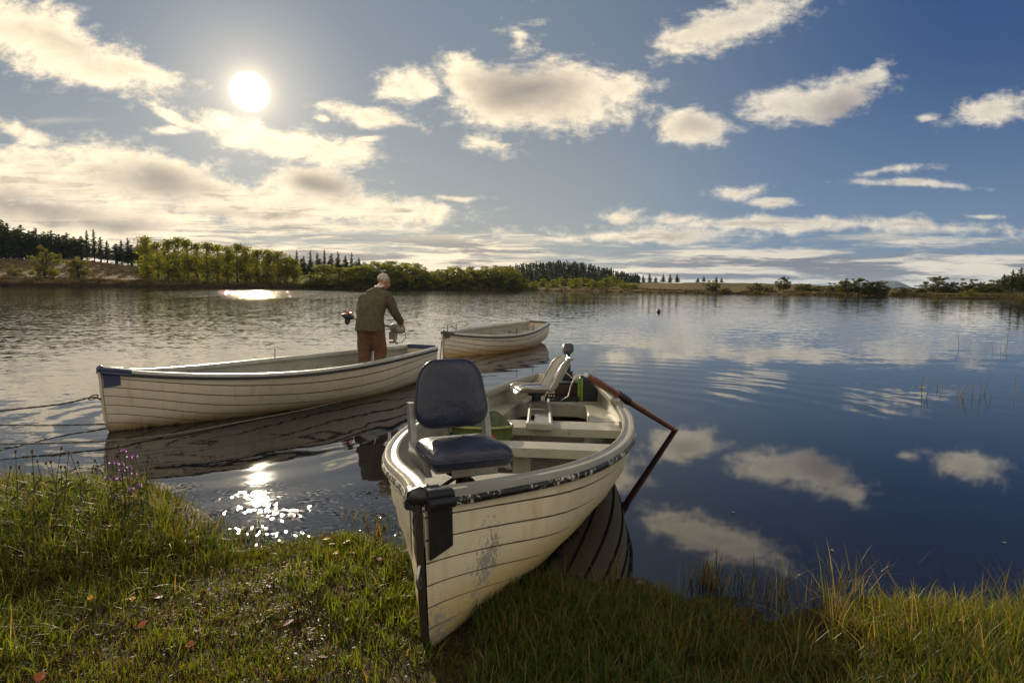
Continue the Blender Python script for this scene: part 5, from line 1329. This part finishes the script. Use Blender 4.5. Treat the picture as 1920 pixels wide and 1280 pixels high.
def grass_field(name, label, n, region, hlo, hhi, wid, green, straw, p_straw, seed, dens=None, leanmax=0.9, cat='grass'):
    rng = np.random.default_rng(seed); x0, x1, y0, y1 = region
    x = rng.uniform(x0, x1, n); y = rng.uniform(y0, y1, n)
    # tufts: pull part of the blades together
    k = rng.random(n) < 0.6; nt_ = max(4, n//24); tx, ty = rng.uniform(x0, x1, nt_), rng.uniform(y0, y1, nt_); ti = rng.integers(0, nt_, n)
    x = np.where(k, tx[ti]+rng.normal(0, 0.022, n), x); y = np.where(k, ty[ti]+rng.normal(0, 0.022, n), y)
    keep = rng.random(n) < (dens(x, y) if dens is not None else 1.0)
    x, y, ti, k = x[keep], y[keep], ti[keep], k[keep]; m_ = len(x)
    z = bank_z(x, y); P = np.stack([x, y, z-0.006], 1)
    th = np.where(k, rng.uniform(0.65, 1.25, nt_)[ti], 1.0)
    h_ = rng.uniform(hlo, hhi, m_)*th*(0.75+0.5*fbm(x*2.2+3, y*2.2, 3)/0.47*0.5)
    lean = rng.uniform(0.1, leanmax, m_)
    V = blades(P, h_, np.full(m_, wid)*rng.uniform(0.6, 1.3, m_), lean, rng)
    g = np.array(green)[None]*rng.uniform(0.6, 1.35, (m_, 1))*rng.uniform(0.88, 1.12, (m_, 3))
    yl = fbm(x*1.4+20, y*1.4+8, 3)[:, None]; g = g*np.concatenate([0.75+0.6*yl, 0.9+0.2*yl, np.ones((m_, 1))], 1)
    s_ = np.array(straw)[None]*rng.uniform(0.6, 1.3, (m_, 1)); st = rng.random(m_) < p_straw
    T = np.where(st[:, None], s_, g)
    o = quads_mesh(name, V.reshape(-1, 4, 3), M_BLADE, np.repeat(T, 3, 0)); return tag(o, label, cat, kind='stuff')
def shore_d(x, y): return np.interp(x, _sx, _sy)-y
def hump(x, y): return np.clip(1-((x+3.15)/1.45)**2-((y-3.95)/1.08)**2, 0, 1)
G, S_ = (0.098, 0.124, 0.012), (0.19, 0.135, 0.055)
BROWN = (0.050, 0.030, 0.014)
# long lush grass on the hump
grass_field('long_grass', 'long lush green grass covering the hump at the left of the bank', 40000, (-4.9, -1.45, 2.2, 5.0), 0.06, 0.15, 0.0055, (0.105, 0.130, 0.012), S_, 0.10, 31, lambda x, y: np.clip(hump(x, y)*4, 0.75*sstep(-x-0.25*(3.0-y), 1.55, 2.2)*sstep(y, 3.9, 3.3), 1)*sstep(shore_d(x, y), -0.1, 0.2), 1.4)
# short trampled turf between hump and boat, with mud showing
grass_field('short_turf', 'short trampled muddy turf left of the nearest boat', 100000, (-3.4, -0.2, 2.2, 4.15), 0.014, 0.048, 0.0048, G, (0.105, 0.066, 0.028), 0.30, 32,
            lambda x, y: np.clip((fbm(x*2.6, y*2.6, 4)-0.32)*4.5, 0.42, 1)*sstep(shore_d(x, y), -0.12, 0.15)*(1-np.clip(hump(x, y)*1.2, 0, 1)))
grass_field('turf_tuft', 'scattered taller green tufts in the trampled turf', 9000, (-3.3, -0.3, 2.2, 4.25), 0.06, 0.13, 0.006, (0.105, 0.135, 0.014), S_, 0.10, 33,
            lambda x, y: np.clip((fbm(x*2.1+40, y*2.1+11, 3)-0.50)*9, 0, 1)*sstep(shore_d(x, y), -0.15, 0.1))
# dead leaves and stalks trodden into the mud
grass_field('plant_litter', 'brown stalks and scraps trodden into the mud', 36000, (-3.6, 4.0, 2.2, 4.1), 0.010, 0.035, 0.010, BROWN, (0.12, 0.075, 0.035), 0.4, 34, lambda x, y: 0.75*sstep(shore_d(x, y), -0.02, 0.15), 2.2, 'litter')
# longer grass on the shaded side, right of the boat
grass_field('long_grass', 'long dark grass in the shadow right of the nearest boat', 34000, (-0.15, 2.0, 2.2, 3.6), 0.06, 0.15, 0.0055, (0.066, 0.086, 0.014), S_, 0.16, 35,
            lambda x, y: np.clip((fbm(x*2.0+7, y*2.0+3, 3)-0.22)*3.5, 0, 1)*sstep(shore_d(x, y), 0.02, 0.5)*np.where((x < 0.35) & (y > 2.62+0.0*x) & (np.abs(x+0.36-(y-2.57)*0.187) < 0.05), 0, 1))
grass_field('long_grass', 'sunlit yellow green grass at the right end of the bank', 34000, (1.6, 4.2, 2.2, 3.6), 0.07, 0.17, 0.0055, (0.105, 0.122, 0.016), (0.19, 0.125, 0.05), 0.22, 36, lambda x, y: sstep(shore_d(x, y), -0.05, 0.40))
grass_field('shore_rushes', 'thin rushes standing in the shallows right of the boat', 5000, (0.55, 3.8, 2.9, 4.0), 0.08, 0.24, 0.005, (0.060, 0.062, 0.014), S_, 0.45, 37, lambda x, y: np.clip((fbm(x*2.6+2, y*2.6+6, 3)-0.42)*8, 0, 1)*sstep(shore_d(x, y), -0.55, -0.1)*sstep(shore_d(x, y), 0.25, 0.0), 0.6)
grass_field('shore_rushes', 'green tufts standing in the glittering shallows left of the boat', 11000, (-2.9, -0.5, 3.5, 5.0), 0.04, 0.15, 0.006, (0.050, 0.070, 0.010), (0.17, 0.09, 0.02), 0.2, 38, lambda x, y: np.clip((fbm(x*2.4+12, y*2.4+9, 3)-0.45)*8, 0, 1)*sstep(shore_d(x, y), -0.50, -0.05)*sstep(shore_d(x, y), 0.5, 0.1), 0.8)
grass_field('tall_stalks', 'long arching stalks over the water edge at the right', 1100, (1.2, 3.7, 2.5, 3.45), 0.16, 0.36, 0.0045, (0.090, 0.100, 0.016), (0.21, 0.155, 0.065), 0.5, 41, lambda x, y: np.clip((fbm(x*1.9+30, y*1.9+4, 3)-0.38)*6, 0, 1)*sstep(shore_d(x, y), -0.22, 0.05), 1.1)
grass_field('tall_stalks', 'thin dry stalks among the long grass on the hump', 500, (-4.6, -1.7, 2.4, 4.8), 0.16, 0.32, 0.004, (0.080, 0.080, 0.016), (0.20, 0.145, 0.06), 0.6, 42, lambda x, y: np.clip(hump(x, y)*3+0.15, 0, 1)*sstep(shore_d(x, y), -0.05, 0.1), 1.0)
grass_field('broad_weeds', 'low broad leaved weeds in the turf', 2600, (-3.6, 3.6, 2.2, 3.9), 0.02, 0.06, 0.026, (0.060, 0.085, 0.016), (0.10, 0.06, 0.025), 0.3, 43, lambda x, y: np.clip((fbm(x*3+50, y*3+14, 3)-0.48)*8, 0, 1)*sstep(shore_d(x, y), 0.1, 0.3), 1.8, 'weeds')
for (px, py, hh, n_, wd, lab) in ((1775, 742, 0.34, 9, 0.30, 'sparse reed clump in the water, left of the two clumps on the right'), (1845, 745, 0.36, 16, 0.55, 'wider reed clump in the water near the right edge'), (1893, 655, 0.55, 10, 0.5, 'far thin reed clump at the right edge of the water')):
    rng = np.random.default_rng(px); c = at(px, py, z=0.0)
    P = np.stack([c[0]+rng.normal(0, wd, n_), c[1]+rng.normal(0, wd*0.8, n_), np.full(n_, -0.1)], 1)
    V = blades(P, rng.uniform(0.35, 1.0, n_)*hh+0.1, np.full(n_, 0.012), rng.uniform(0.02, 0.35, n_), rng)
    T = np.array((0.10, 0.075, 0.03))[None]*rng.uniform(0.6, 1.3, (n_, 1))
    rt = thing('reed_clump', lab, 'reeds', c); 
    for i in range(n_): quads_mesh('stalk', V[i]-np.array(c), M_BLADE, np.repeat(T[i:i+1], 3, 0), rt)

# ------------------------------------------------------------------ flowers on the hump
M_STEM = mat('flower_stem', (0.050, 0.050, 0.016), 0.7, 0.25, 20)
M_PURPLE = mat('purple_petals', (0.24, 0.075, 0.26), 0.6, 0.3, 60); M_SEED = mat('brown_seed_head', (0.085, 0.035, 0.022), 0.8, 0.35, 60); M_YELLOW = mat('yellow_petals', (0.62, 0.36, 0.02), 0.6, 0.15, 60)
rf = random.Random(3)
def flower(px, py, Yd, size, kind, label, group, name):
    head = Vector(at(px, py, Y=Yd)); bx, byy = head.x+rf.uniform(-0.05, 0.10), Yd+rf.uniform(-0.06, 0.06)
    base = Vector((bx, byy, float(bank_z(bx, byy))-0.01))
    if base.z < -0.04: base.y -= 0.3; base.z = float(bank_z(base.x, base.y))-0.01
    o = thing(name, label, 'flower', base, group=group); h = head-base
    mid = h*0.5+Vector((rf.uniform(-0.02, 0.02), rf.uniform(-0.02, 0.02), 0))
    mb = MB(); mb.tube([(0, 0, 0), mid*0.5, mid, mid*0.5+h*0.5, h], [0.0030, 0.0028, 0.0024, 0.002, 0.0018], 5)
    for q in (0.25, 0.5):
        p = mid*q*2*0.9; a = rf.uniform(0, 6.28); mb.add([p, p+Vector((0.03*math.cos(a), 0.03*math.sin(a), 0.035)), p+Vector((0.07*math.cos(a), 0.07*math.sin(a), 0.03)), p+Vector((0.035*math.cos(a)+0.006, 0.035*math.sin(a), 0.02))], [(0, 1, 2, 3)])
    mb.build('stem', M_STEM, o, 60, fix=False)
    m = {'purple': M_PURPLE, 'seed': M_SEED, 'yellow': M_YELLOW}[kind]; mb = MB(); r = size
    mb.ball(h, (r*0.62, r*0.62, r*0.5), 9, 6)
    for k in range(46):
        v = Vector((rf.gauss(0, 1), rf.gauss(0, 1), rf.gauss(0.15, 0.8))).normalized(); u, w = frame(v); t = rf.uniform(0.8, 1.15)*r
        mb.add([h+v*r*0.5-u*r*0.13, h+v*r*0.5+u*r*0.13, h+v*t+u*r*0.10, h+v*t-u*r*0.10], [(0, 1, 2, 3)])
    mb.build('flower_head', m, o, 0, fix=False); return o
for (px, py) in [(232,845),(243,856),(253,855),(243,876),(252,888),(229,870),(210,868),(217,868),(229,881),(201,896),(213,897),(224,897),(246,914),(261,910),(247,917),(212,930),(234,945),(245,966),(160,955),(155,978),(241,981)]:
    flower(px, py, rf.uniform(3.85, 4.25), 0.019, 'purple', 'purple scabious flower head on a tall thin stem above the hump', 'purple scabious on the hump', 'scabious_flower')
for (px, py) in [(20,876),(36,876),(29,846),(60,846),(70,865),(95,866),(114,875),(122,876),(61,887),(86,868),(131,848),(146,867),(178,863),(115,840),(129,850),(148,908),(75,900),(277,862),(274,880),(222,836)]:
    flower(px, py, rf.uniform(3.7, 4.3), 0.0125, 'seed', 'brown seed head on a thin stem above the hump', 'brown seed heads on the hump', 'seed_head')
for i, (px, py, lab) in enumerate([(249,1122,'single yellow flower low in the trampled turf'), (170,1121,'yellow flower at the foot of the hump')]): flower(px, py, 2.9 if i == 0 else 2.95, 0.014, 'yellow', lab, None, 'yellow_flower')
flower(1507, 1204, 2.95, 0.016, 'purple', 'lone purple flower in the grass right of the boat', None, 'scabious_flower')

# ------------------------------------------------------------------ fallen leaves
M_LEAFS = {'orange': mat('orange_dead_leaf', (0.30, 0.075, 0.015), 0.5, 0.35, 40), 'yellow': mat('yellow_dead_leaf', (0.48, 0.24, 0.02), 0.5, 0.25, 40), 'pale': mat('pale_dead_leaf', (0.34, 0.27, 0.15), 0.6, 0.2, 40), 'brown': mat('brown_dead_leaf', (0.11, 0.040, 0.018), 0.55, 0.35, 40)}
def leaf_mesh(seed, size):
    r = random.Random(seed); P = []; n = 9
    for i in range(n):
        t = i/(n-1); w = 0.36*math.sin(math.pi*t**0.85)*(1+0.22*math.sin(t*26))+0.01; row = []
        for q in (-1, -0.5, 0, 0.5, 1): row.append(((t-0.5)*size, w*q*size, size*(0.25*q*q*w+0.20*(t-0.5)**2+0.05*math.sin(3*t+q))))
        P.append(row)
    mb = MB(); mb.grid(P); mb.tube([(-0.5*size, 0, size*0.05), (-0.75*size, 0.03*size, size*0.02)], size*0.02, 4); return mb
for i, (px, py, sz, c, lab) in enumerate([(612,1010,.05,'yellow',None),(622,1020,.045,'yellow',None),(641,1019,.05,'brown',None),(650,1015,.045,'yellow',None),(630,1036,.05,'yellow',None),(637,1046,.045,'orange',None),(660,1037,.05,'yellow',None),
    (711,1048,.05,'orange',None),(720,1057,.05,'brown',None),(555,1164,.06,'orange',None),(540,1168,.06,'brown',None),(357,1209,.055,'orange',None),(346,1211,.05,'brown',None),(268,1170,.05,'orange',None),(75,1268,.05,'orange',None),(295,1118,.06,'brown',None),(605,1232,.05,'brown',None),(780,1165,.05,'brown',None),(1200,1092,.045,'brown',None)]):
    p = at(px, py, z=0.04)
    for _ in range(4): p = at(px, py, z=float(bank_z(p[0], p[1]))+0.02)
    o = leaf_mesh(i, sz).build('fallen_leaf', M_LEAFS[c], None, 60, fix=False); o.location = p; o.rotation_euler = (rf.uniform(-0.5, 0.5), rf.uniform(-0.5, 0.5), rf.uniform(0, 6.28))
    where = 'at the water edge left of the boat' if px < 730 and py < 1070 else ('beside the bow' if px > 700 else 'on the trampled turf')
    tag(o, f'curled {c} dead leaf lying {where}', 'leaf', f'{c} dead leaves {where}')
for (px, py) in [(1884,1017),(1560,1031),(1497,1077),(1375,960)]:
    o = leaf_mesh(px, 0.022).build('floating_leaf', M_LEAFS['pale'], None, 60, fix=False); o.location = at(px, py, z=0.004); o.rotation_euler = (0, 0, px); tag(o, 'small pale leaf floating on the calm water on the right', 'leaf', 'pale leaves afloat on the right')
